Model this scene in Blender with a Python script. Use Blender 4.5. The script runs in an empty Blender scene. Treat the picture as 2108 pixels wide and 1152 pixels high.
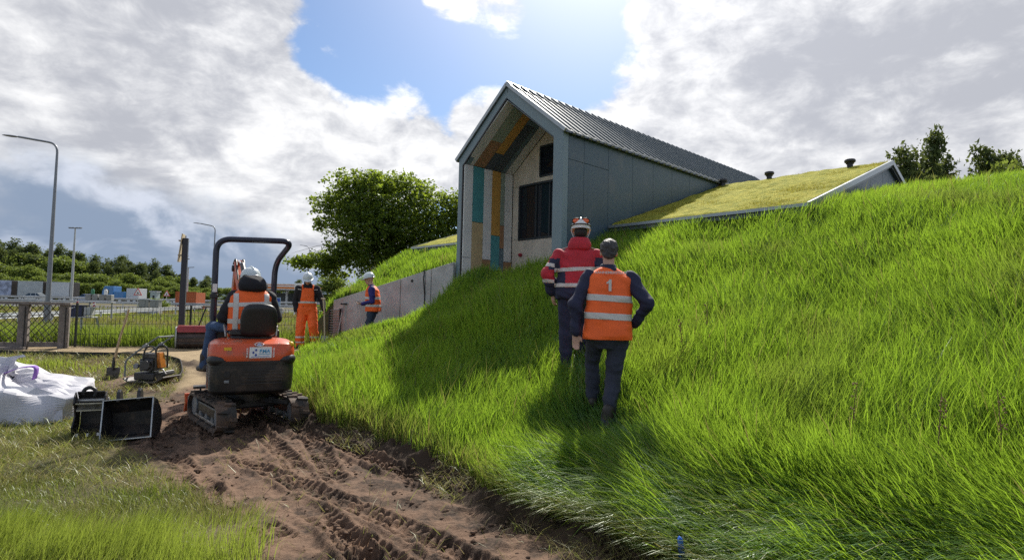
import bpy, bmesh, math, random
import numpy as np
from mathutils import Vector, Matrix, Euler

rad = math.radians
random.seed(7)
RNG = np.random.default_rng(11)
scene = bpy.context.scene
COL = scene.collection

# ---------------------------------------------------------------- camera
cam_data = bpy.data.cameras.new("camera")
cam = bpy.data.objects.new("camera", cam_data)
COL.objects.link(cam)
cam.location = (0, 0, 1.45)
cam.rotation_euler = (Matrix.Rotation(rad(90 + 2.81), 3, 'X') @ Matrix.Rotation(rad(1.3), 3, 'Z')).to_euler()
cam_data.sensor_width = 36
cam_data.lens = 36 * 1180 / 2108
cam_data.clip_start = 0.05
cam_data.clip_end = 6000
scene.camera = cam

# ---------------------------------------------------------------- sun, exposure
SUN_EL, SUN_AZ = rad(44), rad(9)
SUN = Vector((math.sin(SUN_AZ) * math.cos(SUN_EL), math.cos(SUN_AZ) * math.cos(SUN_EL), math.sin(SUN_EL)))
sun_data = bpy.data.lights.new("sun", 'SUN')
sun_data.energy = 2.6
sun_data.angle = rad(1.5)
sun_data.color = (1.0, 0.94, 0.84)
sun = bpy.data.objects.new("sun", sun_data)
COL.objects.link(sun)
sun.location = (0, 20, 30)
sun.rotation_euler = SUN.to_track_quat('Z', 'Y').to_euler()
scene.view_settings.view_transform = 'Standard'
scene.view_settings.look = 'None'
scene.view_settings.exposure = 1.38
scene.view_settings.gamma = 1.0
scene.view_settings.use_curve_mapping = False
scene.cycles.use_denoising = False
scene.cycles.max_bounces = 8
scene.cycles.diffuse_bounces = 5
scene.cycles.glossy_bounces = 3
scene.cycles.transparent_max_bounces = 8
scene.cycles.diffuse_bounces = 5
scene.cycles.glossy_bounces = 3
scene.cycles.caustics_reflective = False
scene.cycles.caustics_refractive = False

# ---------------------------------------------------------------- shader expression helper
class Sk:
    """a socket with arithmetic; every operation adds a node"""
    def __init__(s, tree, sock): s.t, s.s = tree, sock
    def _m(s, op, *a):
        n = s.t.nodes.new('ShaderNodeMath'); n.operation = op
        for i, v in enumerate((s,) + a):
            if isinstance(v, Sk): s.t.links.new(v.s, n.inputs[i])
            else: n.inputs[i].default_value = v
        return Sk(s.t, n.outputs[0])
    def __add__(s, o): return s._m('ADD', o)
    __radd__ = __add__
    def __sub__(s, o): return s._m('SUBTRACT', o)
    def __rsub__(s, o): return (s * -1.0) + o
    def __mul__(s, o): return s._m('MULTIPLY', o)
    __rmul__ = __mul__
    def __truediv__(s, o): return s._m('DIVIDE', o)
    def __pow__(s, o): return s._m('POWER', o)
    def max(s, o): return s._m('MAXIMUM', o)
    def min(s, o): return s._m('MINIMUM', o)
    def ramp(s, a, b, lo=0.0, hi=1.0, smooth=True):
        n = s.t.nodes.new('ShaderNodeMapRange')
        n.interpolation_type = 'SMOOTHSTEP' if smooth else 'LINEAR'
        s.t.links.new(s.s, n.inputs['Value'])
        n.inputs['From Min'].default_value = a; n.inputs['From Max'].default_value = b
        n.inputs['To Min'].default_value = lo; n.inputs['To Max'].default_value = hi
        return Sk(s.t, n.outputs[0])

def combine(t, x, y, z):
    n = t.nodes.new('ShaderNodeCombineXYZ')
    for i, v in enumerate((x, y, z)):
        if isinstance(v, Sk): t.links.new(v.s, n.inputs[i])
        else: n.inputs[i].default_value = v
    return Sk(t, n.outputs[0])

def noise(t, vec, scale, detail=4.0, rough=0.5, dist=0.0, color=False, lac=2.0):
    n = t.nodes.new('ShaderNodeTexNoise')
    if vec is not None: t.links.new(vec.s, n.inputs['Vector'])
    n.inputs['Scale'].default_value = scale; n.inputs['Detail'].default_value = detail
    n.inputs['Roughness'].default_value = rough; n.inputs['Distortion'].default_value = dist
    n.inputs['Lacunarity'].default_value = lac
    return Sk(t, n.outputs['Color' if color else 'Fac'])

def mixc(t, fac, a, b, mode='MIX'):
    n = t.nodes.new('ShaderNodeMix'); n.data_type = 'RGBA'; n.blend_type = mode
    for sock, v in ((n.inputs[0], fac), (n.inputs[6], a), (n.inputs[7], b)):
        if isinstance(v, Sk): t.links.new(v.s, sock)
        elif isinstance(v, (int, float)): sock.default_value = v
        else: sock.default_value = (*v, 1.0)
    return Sk(t, n.outputs[2])

# ---------------------------------------------------------------- world: sky and clouds
def build_world():
    w = bpy.data.worlds.new("World"); scene.world = w; w.use_nodes = True
    t = w.node_tree; t.nodes.clear()
    out = t.nodes.new('ShaderNodeOutputWorld'); bg = t.nodes.new('ShaderNodeBackground')
    t.links.new(bg.outputs[0], out.inputs[0])
    sky = t.nodes.new('ShaderNodeTexSky'); sky.sky_type = 'NISHITA'
    sky.sun_disc = False; sky.sun_elevation = SUN_EL; sky.sun_rotation = SUN_AZ
    sky.air_density = 1.0; sky.dust_density = 0.25; sky.ozone_density = 4.0
    tc = t.nodes.new('ShaderNodeTexCoord')
    sep = t.nodes.new('ShaderNodeSeparateXYZ'); t.links.new(tc.outputs['Generated'], sep.inputs[0])
    x, y, z = (Sk(t, sep.outputs[i]) for i in range(3))
    zc = z.max(0.0)
    k = zc + 0.16
    px, py = x / k, y / k
    P = combine(t, px, py, 0.0)
    def dot(d): return x * d[0] + y * d[1] + z * d[2]
    def blob(az, el, r, wgt):
        az, el, r = rad(az), rad(el), rad(r)
        d = (math.sin(az) * math.cos(el), math.cos(az) * math.cos(el), math.sin(el))
        return dot(d).ramp(math.cos(r), 1.0) * wgt
    cov = None
    for b in CLOUD_BLOBS:
        v = blob(*b); cov = v if cov is None else cov + v
    D3 = combine(t, x, y, z * 1.6)
    big = noise(t, D3, 3.2, 7.0, 0.58, 0.35)
    n1 = noise(t, P, 1.15, 9.0, 0.6, 0.25)
    fine = noise(t, D3, 13.0, 8.0, 0.62, 0.3)
    dens = n1 * 0.45 + big * 1.15 + fine * 0.35 + cov * 0.62 - 0.20
    alpha = dens.ramp(0.70, 0.86)
    # self shadowing: the same field a little nearer the sun
    P2 = combine(t, px + 0.05, py + 0.16, 0.0)
    n2 = noise(t, P2, 1.15, 6.0, 0.6, 0.25)
    lit = (n1 - n2) * 1.7 + 0.50
    thick = dens.ramp(0.85, 1.30)
    soft = noise(t, D3, 2.2, 4.0, 0.5, 0.2)
    shade = (lit + (soft - 0.5) * 1.6 + (fine - 0.5) * 1.5 + (big - 0.5) * 0.8 - thick * 0.12).ramp(0.05, 0.95)
    sdot = dot(SUN).max(0.0)
    glow = sdot ** 22.0
    wide = sdot ** 4.0
    cloud = mixc(t, shade, (0.225, 0.233, 0.258), (0.49, 0.49, 0.49))
    # the rain-dark deck low in the distance
    low = zc.ramp(0.36, 0.06)
    rain = None
    for b in RAIN_BLOBS:
        v = blob(*b); rain = v if rain is None else rain + v
    rain = (rain * 0.9 + (big - 0.5) * 1.5 + (fine - 0.5) * 0.5).ramp(0.15, 0.75) * rain.ramp(0.02, 0.3)
    cloud = mixc(t, rain, cloud, (0.125, 0.160, 0.220))
    puff = noise(t, combine(t, x * 9.0, y * 9.0, z * 17.0), 1.0, 6.0, 0.55, 0.3)
    puff = (puff + 0.0).ramp(0.46, 0.68) * rain.ramp(0.2, 0.7) * z.ramp(0.04, 0.10)
    cloud = mixc(t, puff * 0.7, cloud, (0.36, 0.38, 0.43))
    alpha = (alpha + rain * 1.1).min(1.0)
    br = (wide * 0.12 + glow * 0.35 + 0.86)
    vm = t.nodes.new('ShaderNodeVectorMath'); vm.operation = 'SCALE'
    t.links.new(cloud.s, vm.inputs[0]); t.links.new(br.s, vm.inputs['Scale'])
    cloud = Sk(t, vm.outputs[0])
    vs = t.nodes.new('ShaderNodeVectorMath'); vs.operation = 'SCALE'
    t.links.new(sky.outputs[0], vs.inputs[0]); vs.inputs['Scale'].default_value = SKY_STRENGTH
    blue = Sk(t, vs.outputs[0])
    blue = mixc(t, 1.0, blue, mixc(t, (glow * 0.42).min(1.0), (0, 0, 0), (0.95, 0.86, 0.76)), 'ADD')
    col = mixc(t, alpha, blue, cloud)
    t.links.new(col.s, bg.inputs['Color'])
    bg.inputs['Strength'].default_value = 1.0

SKY_STRENGTH = 0.048
# azimuth (deg right of north), elevation, angular radius, weight
CLOUD_BLOBS = [(-34, 19, 30, .34), (-60, 20, 40, .25), (-29, 27, 9, .20), (-17, 16, 13, .26), (-11, 13, 8, .2), (25, 20, 26, .36), (48, 22, 34, .28),
               (12, 13, 12, .24), (15, 24, 7, .16), (-3, 29.5, 7, .80), (-3.5, 19.3, 4, .66), (-8, 30.5, 3, .4), (-17, 24.5, 4, .35),
               (-11, 24.5, 11, -.5), (0, 23, 10, -.55), (8, 22, 7, -.35), (-20, 25, 6, -.30), (-37, 27.5, 7, -.50), (-17, 22.5, 6, -.30), (5, 33, 9, -.3), (0, 90, 60, -.05)]
RAIN_BLOBS = [(-42, -3, 18, 1.0), (-28, -2, 14, .8), (-14, -1, 9, .4), (-70, -3, 24, .6)]
build_world()

# ---------------------------------------------------------------- terrain shape
HOUSE = Vector((-0.192, 12.22, 0.0)); HOUSE_ROT = rad(-47.2)
HB = np.array([math.cos(HOUSE_ROT), math.sin(HOUSE_ROT)])          # along the front, left to right
HA = np.array([-math.sin(HOUSE_ROT), math.cos(HOUSE_ROT)])         # into the house
WA, WB = np.array([-1.33, 13.46]), np.array([-4.47, 14.6])         # retaining wall ends
WD = (WB - WA) / np.linalg.norm(WB - WA); WN = np.array([WD[1], -WD[0]]); WN = WN if WN[1] < 0 else -WN
WLEN = float(np.linalg.norm(WB - WA))

def sstep(a, b, x):
    t = np.clip((x - a) / (b - a), 0, 1); return t * t * (3 - 2 * t)

def vnoise(x, y, s, seed=0):
    """smooth value noise, about -1..1"""
    x = np.asarray(x) * s + seed * 17.3; y = np.asarray(y) * s + seed * 9.1
    xi, yi = np.floor(x), np.floor(y); fx, fy = x - xi, y - yi
    fx = fx * fx * (3 - 2 * fx); fy = fy * fy * (3 - 2 * fy)
    def h(a, b):
        v = np.sin(a * 127.1 + b * 311.7 + seed * 74.7) * 43758.5453
        return (v - np.floor(v)) * 2 - 1
    return (h(xi, yi) * (1 - fx) + h(xi + 1, yi) * fx) * (1 - fy) + (h(xi, yi + 1) * (1 - fx) + h(xi + 1, yi + 1) * fx) * fy

def mound(x, y):
    x = np.asarray(x, float); y = np.asarray(y, float)
    u = .734 * x + .679 * y + 0.16 * vnoise(x, y, .9, 3) + 0.07 * vnoise(x, y, 2.3, 5)
    f = np.interp(u, [2.85, 3.05, 4.4, 5.1, 6.0, 7.9, 9.5, 15, 30, 80], [0, .11, .42, .72, 1.10, 2.02, 2.93, 4.15, 4.7, 4.7])
    dx, dy = x - WA[0], y - WA[1]
    s = dx * WN[0] + dy * WN[1]; l = dx * WD[0] + dy * WD[1]
    k = np.maximum(sstep(.7, 2.2, s), sstep(.2, -.6, l))
    k = k * (1 - sstep(-.2, 1.3, -(x + 3.5)))
    back = 1 - sstep(WLEN - .02, WLEN + 1.7, l)
    k = np.where(s > 0, k, back)
    f = f * (1 - .16 * sstep(9.0, 11.0, y) * sstep(-1.2, -2.4, x) * (s > 0))
    return f * k, u

def height(x, y):
    x = np.asarray(x, float); y = np.asarray(y, float)
    z0 = .40 * sstep(6.5, 13, y)
    z0 = z0 + np.interp(y, [14.5, 30, 50, 75, 90, 2000], [0, -.62, -.55, 0, .35, .35])
    m, u = mound(x, y)
    z = np.maximum(z0, m)
    # inside the house footprint the ground stays under the floor
    lx = (x - HOUSE.x) * HB[0] + (y - HOUSE.y) * HB[1]; ly = (x - HOUSE.x) * HA[0] + (y - HOUSE.y) * HA[1]
    ins = (np.abs(lx) < 1.62) & (ly > 0.05) & (ly < 13)
    z = np.where(ins, np.minimum(z, 1.75), z)
    wing = (np.abs(lx) < 5.5) & (ly > 1.72) & (ly < 10.9)
    z = np.where(wing, np.minimum(z, 2.5), z)
    return z
# ---------------------------------------------------------------- materials
MATS = {}
def nodes_of(m):
    m.use_nodes = True; t = m.node_tree
    return t, t.nodes['Principled BSDF']

def mat(name, col, rough=0.6, metal=0.0, var=0.12, scale=6.0, bump=0.0, bscale=60.0, dirt=None, spec=0.5, coat=0.0, obj_coords=True):
    if name in MATS: return MATS[name]
    m = bpy.data.materials.new(name); t, b = nodes_of(m)
    tc = t.nodes.new('ShaderNodeTexCoord'); v = Sk(t, tc.outputs['Object' if obj_coords else 'Generated'])
    n = noise(t, v, scale, 5.0, 0.6)
    c1 = tuple(max(0, c * (1 - var)) for c in col); c2 = tuple(min(1, c * (1 + var)) for c in col)
    c = mixc(t, n.ramp(.3, .7), c1, c2)
    if dirt:
        dcol, amt, ds = dirt
        dn = noise(t, v, ds, 6.0, 0.65, 0.3).ramp(.62 - amt * .4, .75 - amt * .3)
        c = mixc(t, dn * min(1.0, amt * 2), c, dcol)
    t.links.new(c.s, b.inputs['Base Color'])
    r = (n * 0.2 + (rough - 0.1)).max(0.02)
    t.links.new(r.s, b.inputs['Roughness'])
    b.inputs['Metallic'].default_value = metal
    b.inputs['Specular IOR Level'].default_value = spec
    b.inputs['Coat Weight'].default_value = coat
    if bump > 0:
        bn = t.nodes.new('ShaderNodeBump'); bn.inputs['Strength'].default_value = bump; bn.inputs['Distance'].default_value = 0.01
        t.links.new(noise(t, v, bscale, 6.0, 0.6).s, bn.inputs['Height']); t.links.new(bn.outputs[0], b.inputs['Normal'])
    MATS[name] = m
    return m

def glass_mat(name, tint=(.02, .025, .03)):
    if name in MATS: return MATS[name]
    m = bpy.data.materials.new(name); t, b = nodes_of(m)
    b.inputs['Base Color'].default_value = (*tint, 1); b.inputs['Roughness'].default_value = 0.04
    b.inputs['Specular IOR Level'].default_value = 0.7
    MATS[name] = m; return m

def leaf_mat(name, dark, light, trans, amount=0.45, dry=(.30, .24, .09), rough=.5, glossy=.12):
    """thin leaves: diffuse + translucent; 'tint' and 'dry' are read per instance (or per mesh)"""
    if name in MATS: return MATS[name]
    m = bpy.data.materials.new(name); m.use_nodes = True; t = m.node_tree; t.nodes.clear()
    out = t.nodes.new('ShaderNodeOutputMaterial')
    def attr(nm, ty):
        a = t.nodes.new('ShaderNodeAttribute'); a.attribute_name = nm; a.attribute_type = ty; return Sk(t, a.outputs['Fac'])
    tint = attr('tint', 'GEOMETRY'); dryv = attr('dry', 'GEOMETRY'); lv = attr('leaf', 'GEOMETRY')
    tt = (tint * 0.75 + lv * 0.4).min(1.0)
    c = mixc(t, tt, dark, light)
    tr = mixc(t, tt, tuple(x * .75 for x in trans), trans)
    dd = (dryv + (lv - 0.85).max(0.0) * 1.5).min(1.0)
    c = mixc(t, dd, c, dry); tr = mixc(t, dd, tr, tuple(x * .8 for x in dry))
    d = t.nodes.new('ShaderNodeBsdfDiffuse'); t.links.new(c.s, d.inputs[0])
    l = t.nodes.new('ShaderNodeBsdfTranslucent'); t.links.new(tr.s, l.inputs[0])
    g = t.nodes.new('ShaderNodeBsdfGlossy'); g.inputs['Roughness'].default_value = rough; g.inputs[0].default_value = (.6, .65, .6, 1)
    mx = t.nodes.new('ShaderNodeMixShader'); mx.inputs[0].default_value = amount
    t.links.new(d.outputs[0], mx.inputs[1]); t.links.new(l.outputs[0], mx.inputs[2])
    fr = t.nodes.new('ShaderNodeFresnel'); fr.inputs[0].default_value = 1.4
    m2 = t.nodes.new('ShaderNodeMixShader')
    t.links.new((Sk(t, fr.outputs[0]) * glossy).s, m2.inputs[0])
    t.links.new(mx.outputs[0], m2.inputs[1]); t.links.new(g.outputs[0], m2.inputs[2])
    t.links.new(m2.outputs[0], out.inputs[0])
    MATS[name] = m; return m

# ---------------------------------------------------------------- mesh builder
class MB:
    def __init__(s): s.v, s.f, s.m = [], [], []
    def add(s, vs, fs, mi=0):
        o = len(s.v); s.v.extend([tuple(p) for p in vs])
        s.f.extend([tuple(i + o for i in f) for f in fs]); s.m.extend([mi] * len(fs)); return s
    def box(s, c, size, rot=(0, 0, 0), mi=0, taper=1.0):
        R = Euler(rot).to_matrix(); c = Vector(c); hx, hy, hz = (d / 2 for d in size)
        vs = []
        for z in (-1, 1):
            k = taper if z > 0 else 1.0
            for x, y in ((-1, -1), (1, -1), (1, 1), (-1, 1)):
                vs.append(c + R @ Vector((x * hx * k, y * hy * k, z * hz)))
        return s.add(vs, [(3, 2, 1, 0), (4, 5, 6, 7), (0, 1, 5, 4), (1, 2, 6, 5), (2, 3, 7, 6), (3, 0, 4, 7)], mi)
    def span(s, p0, p1, w, h, mi=0, up=(0, 0, 1)):
        """a rectangular bar from p0 to p1, w across and h along 'up'"""
        p0, p1 = Vector(p0), Vector(p1); d = (p1 - p0).normalized(); upv = Vector(up)
        a = d.cross(upv)
        if a.length < 1e-5: a = d.cross(Vector((1, 0, 0)))
        a.normalize(); b = a.cross(d).normalized()
        vs = [p + a * (i * w / 2) + b * (j * h / 2) for p in (p0, p1) for i, j in ((-1, -1), (1, -1), (1, 1), (-1, 1))]
        return s.add(vs, [(0, 1, 2, 3), (7, 6, 5, 4), (4, 5, 1, 0), (5, 6, 2, 1), (6, 7, 3, 2), (7, 4, 0, 3)], mi)
    def tube(s, pts, r, n=8, mi=0, caps=True, closed=False):
        pts = [Vector(p) for p in pts]; N = len(pts)
        rs = r if isinstance(r, (list, tuple)) else [r] * N
        vs, fs = [], []; ref = None
        for i, p in enumerate(pts):
            a = pts[(i - 1) % N] if (i > 0 or closed) else p; b = pts[(i + 1) % N] if (i < N - 1 or closed) else p
            d = (b - a).normalized()
            if ref is None:
                ref = Vector((0, 0, 1)) if abs(d.z) < .9 else Vector((1, 0, 0))
            x = d.cross(ref)
            if x.length < 1e-4: ref = Vector((0, 1, 0.3)); x = d.cross(ref)
            x.normalize(); yv = x.cross(d).normalized(); ref = yv
            for k in range(n):
                t = 2 * math.pi * k / n; vs.append(p + (x * math.cos(t) + yv * math.sin(t)) * rs[i])
        for i in range(N - 1 + (1 if closed else 0)):
            for k in range(n):
                a, b = i * n + k, i * n + (k + 1) % n; c, d2 = ((i + 1) % N) * n + (k + 1) % n, ((i + 1) % N) * n + k
                fs.append((a, b, c, d2))
        if caps and not closed:
            fs.append(tuple(range(n - 1, -1, -1))); fs.append(tuple((N - 1) * n + k for k in range(n)))
        return s.add(vs, fs, mi)
    def cyl(s, p0, p1, r0, r1=None, n=16, mi=0): return s.tube([p0, p1], [r0, r0 if r1 is None else r1], n, mi)
    def loft(s, rings, mi=0, caps=True):
        n = len(rings[0]); o = len(s.v); vs = [p for r in rings for p in r]; fs = []
        for i in range(len(rings) - 1):
            for k in range(n):
                fs.append((i * n + k, i * n + (k + 1) % n, (i + 1) * n + (k + 1) % n, (i + 1) * n + k))
        if caps: fs.append(tuple(range(n - 1, -1, -1))); fs.append(tuple((len(rings) - 1) * n + k for k in range(n)))
        return s.add(vs, fs, mi)
    def prism(s, poly, vec, mi=0):
        """polygon (3D points) swept along vec"""
        vec = Vector(vec); a = [Vector(p) for p in poly]; b = [p + vec for p in a]; n = len(a)
        fs = [tuple(range(n - 1, -1, -1)), tuple(n + k for k in range(n))]
        fs += [(k, (k + 1) % n, n + (k + 1) % n, n + k) for k in range(n)]
        return s.add(a + b, fs, mi)
    def ball(s, c, r, nu=12, nv=8, mi=0):
        c = Vector(c); r = Vector(r) if not isinstance(r, (int, float)) else Vector((r, r, r))
        rings = []
        for j in range(1, nv):
            ph = math.pi * j / nv
            rings.append([c + Vector((r.x * math.sin(ph) * math.cos(2 * math.pi * k / nu), r.y * math.sin(ph) * math.sin(2 * math.pi * k / nu), -r.z * math.cos(ph))) for k in range(nu)])
        o = len(s.v); s.loft(rings, mi, caps=False)
        b, t = len(s.v), len(s.v) + 1
        s.v += [tuple(c - Vector((0, 0, r.z))), tuple(c + Vector((0, 0, r.z)))]
        for k in range(nu):
            s.f.append((b, o + (k + 1) % nu, o + k)); s.m.append(mi)
            e = o + (nv - 2) * nu; s.f.append((t, e + k, e + (k + 1) % nu)); s.m.append(mi)
        return s
    def mesh(s, name):
        me = bpy.data.meshes.new(name); me.from_pydata(s.v, [], s.f)
        if any(s.m): me.polygons.foreach_set('material_index', s.m)
        bm = bmesh.new(); bm.from_mesh(me); bmesh.ops.recalc_face_normals(bm, faces=bm.faces[:]); bm.to_mesh(me); bm.free()
        return me
    def build(s, name, mats, parent=None, bevel=0.0, smooth=False, seg=2):
        return link(name, s.mesh(name), mats, parent, bevel, smooth, seg)

def link(name, me, mats, parent=None, bevel=0.0, smooth=False, seg=2):
    o = bpy.data.objects.new(name, me); COL.objects.link(o)
    for m in (mats if isinstance(mats, (list, tuple)) else [mats]):
        if len(me.materials) < len(mats if isinstance(mats, (list, tuple)) else [mats]): me.materials.append(m)
    if parent is not None: o.parent = parent
    if bevel > 0:
        b = o.modifiers.new('bevel', 'BEVEL'); b.width = bevel; b.segments = seg; b.limit_method = 'ANGLE'; b.angle_limit = rad(35)
    if smooth:
        me.polygons.foreach_set('use_smooth', [True] * len(me.polygons))
        if smooth == 'auto':
            try: me.set_sharp_from_angle(angle=rad(38))
            except Exception: pass
    return o

def tag(o, label=None, cat=None, group=None, kind=None):
    if label: o['label'] = label
    if cat: o['category'] = cat
    if group: o['group'] = group
    if kind: o['kind'] = kind
    return o

def thing(name, label, cat, loc=(0, 0, 0), rotz=0.0, group=None):
    o = bpy.data.objects.new(name, None); COL.objects.link(o); o.empty_display_size = .2
    o.location = loc; o.rotation_euler = (0, 0, rotz)
    return tag(o, label, cat, group)

def copy_tree(o, parent=None):
    c = o.copy(); COL.objects.link(c); c.parent = parent
    for ch in o.children: copy_tree(ch, c)
    return c

def text_mesh(txt, size, depth=0.002, bold=0.0):
    cu = bpy.data.curves.new('lettering', 'FONT'); cu.body = txt; cu.size = size; cu.extrude = depth; cu.offset = bold
    cu.align_x = 'CENTER'; cu.align_y = 'CENTER'
    o = bpy.data.objects.new('lettering', cu); COL.objects.link(o)
    dg = bpy.context.evaluated_depsgraph_get(); dg.update()
    me = bpy.data.meshes.new_from_object(o.evaluated_get(dg)); bpy.data.objects.remove(o); bpy.data.curves.remove(cu)
    return me

def bent(p, segs=6):
    """polyline with rounded corners: quadratic arcs at inner points; p = [(point, radius)]"""
    out = []
    for i, (q, r) in enumerate(p):
        q = Vector(q)
        if i in (0, len(p) - 1) or r <= 0: out.append(q); continue
        a, b = Vector(p[i - 1][0]), Vector(p[i + 1][0])
        s, e = q + (a - q).normalized() * r, q + (b - q).normalized() * r
        for k in range(segs + 1):
            t = k / segs; out.append(s * (1 - t) ** 2 + q * 2 * t * (1 - t) + e * t * t)
    return out

# ---------------------------------------------------------------- ground
def seg_dist(x, y, pts):
    d = np.full(np.shape(x), 1e9)
    for (ax, ay), (bx, by) in zip(pts[:-1], pts[1:]):
        vx, vy = bx - ax, by - ay; L = vx * vx + vy * vy
        t = np.clip(((x - ax) * vx + (y - ay) * vy) / L, 0, 1)
        d = np.minimum(d, np.hypot(x - ax - t * vx, y - ay - t * vy))
    return d

def in_poly(x, y, poly):
    r = np.zeros(np.shape(x), bool); n = len(poly)
    for i in range(n):
        (x1, y1), (x2, y2) = poly[i], poly[(i + 1) % n]
        c = ((y1 > y) != (y2 > y)) & (x < (x2 - x1) * (y - y1) / (y2 - y1 + 1e-12) + x1); r ^= c
    return r

def poly_mask(x, y, poly, soft):
    d = seg_dist(x, y, poly + [poly[0]]); s = np.where(in_poly(x, y, poly), d, -d)
    return sstep(-soft, soft, s)

MUD = [(-1.15, .5), (-1.30, 3.2), (-1.75, 3.9), (-2.50, 4.65), (-3.3, 5.4), (-4.3, 6.3), (-4.7, 7.6), (-5.0, 8.9), (-4.1, 11.0), (-3.2, 10.6), (6.0, -1.0)]
DIRT = [(-9.0, 10.0), (-8.8, 11.3), (-6.6, 11.2), (-5.6, 10.2), (-5.0, 9.0), (-5.1, 8.2), (-6.2, 8.6), (-7.2, 8.8)]
SAND = [(-14, 12.0), (-9.0, 11.4), (-6.8, 11.25), (-5.7, 10.1), (-5.1, 8.8), (-4.6, 8.0), (-3.9, 8.7), (-3.7, 11), (-3.4, 13.2), (-4.8, 13.4), (-5.6, 13.3), (-9.5, 12.5), (-14, 13.2)]

def masks(x, y):
    w = .35 * vnoise(x, y, .8, 1) + .16 * vnoise(x, y, 2.7, 2) + .07 * vnoise(x, y, 7, 6)
    m, u = mound(x, y)
    wx, wy = x + w * .6, y + w * .5
    grassy = sstep(2.93, 3.10, u) * (m > .06)
    mud = poly_mask(wx, wy, MUD, .16) * (1 - grassy)
    sand = poly_mask(x + w * .25, y + w * .2, SAND, .10) * (1 - grassy)
    dirt = poly_mask(wx, wy, DIRT, .25) * (1 - sand)
    return mud, sand, dirt, grassy, u

def axis(parts):
    out = []
    for a, b, st in parts: out += list(np.arange(a, b - 1e-6, st))
    out.append(parts[-1][1]); return np.array(out)

def geo(a, first, ratio, n): 
    out = [a]; s = first
    for _ in range(n): out.append(out[-1] + s); s *= ratio
    return np.array(out[1:])

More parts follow.
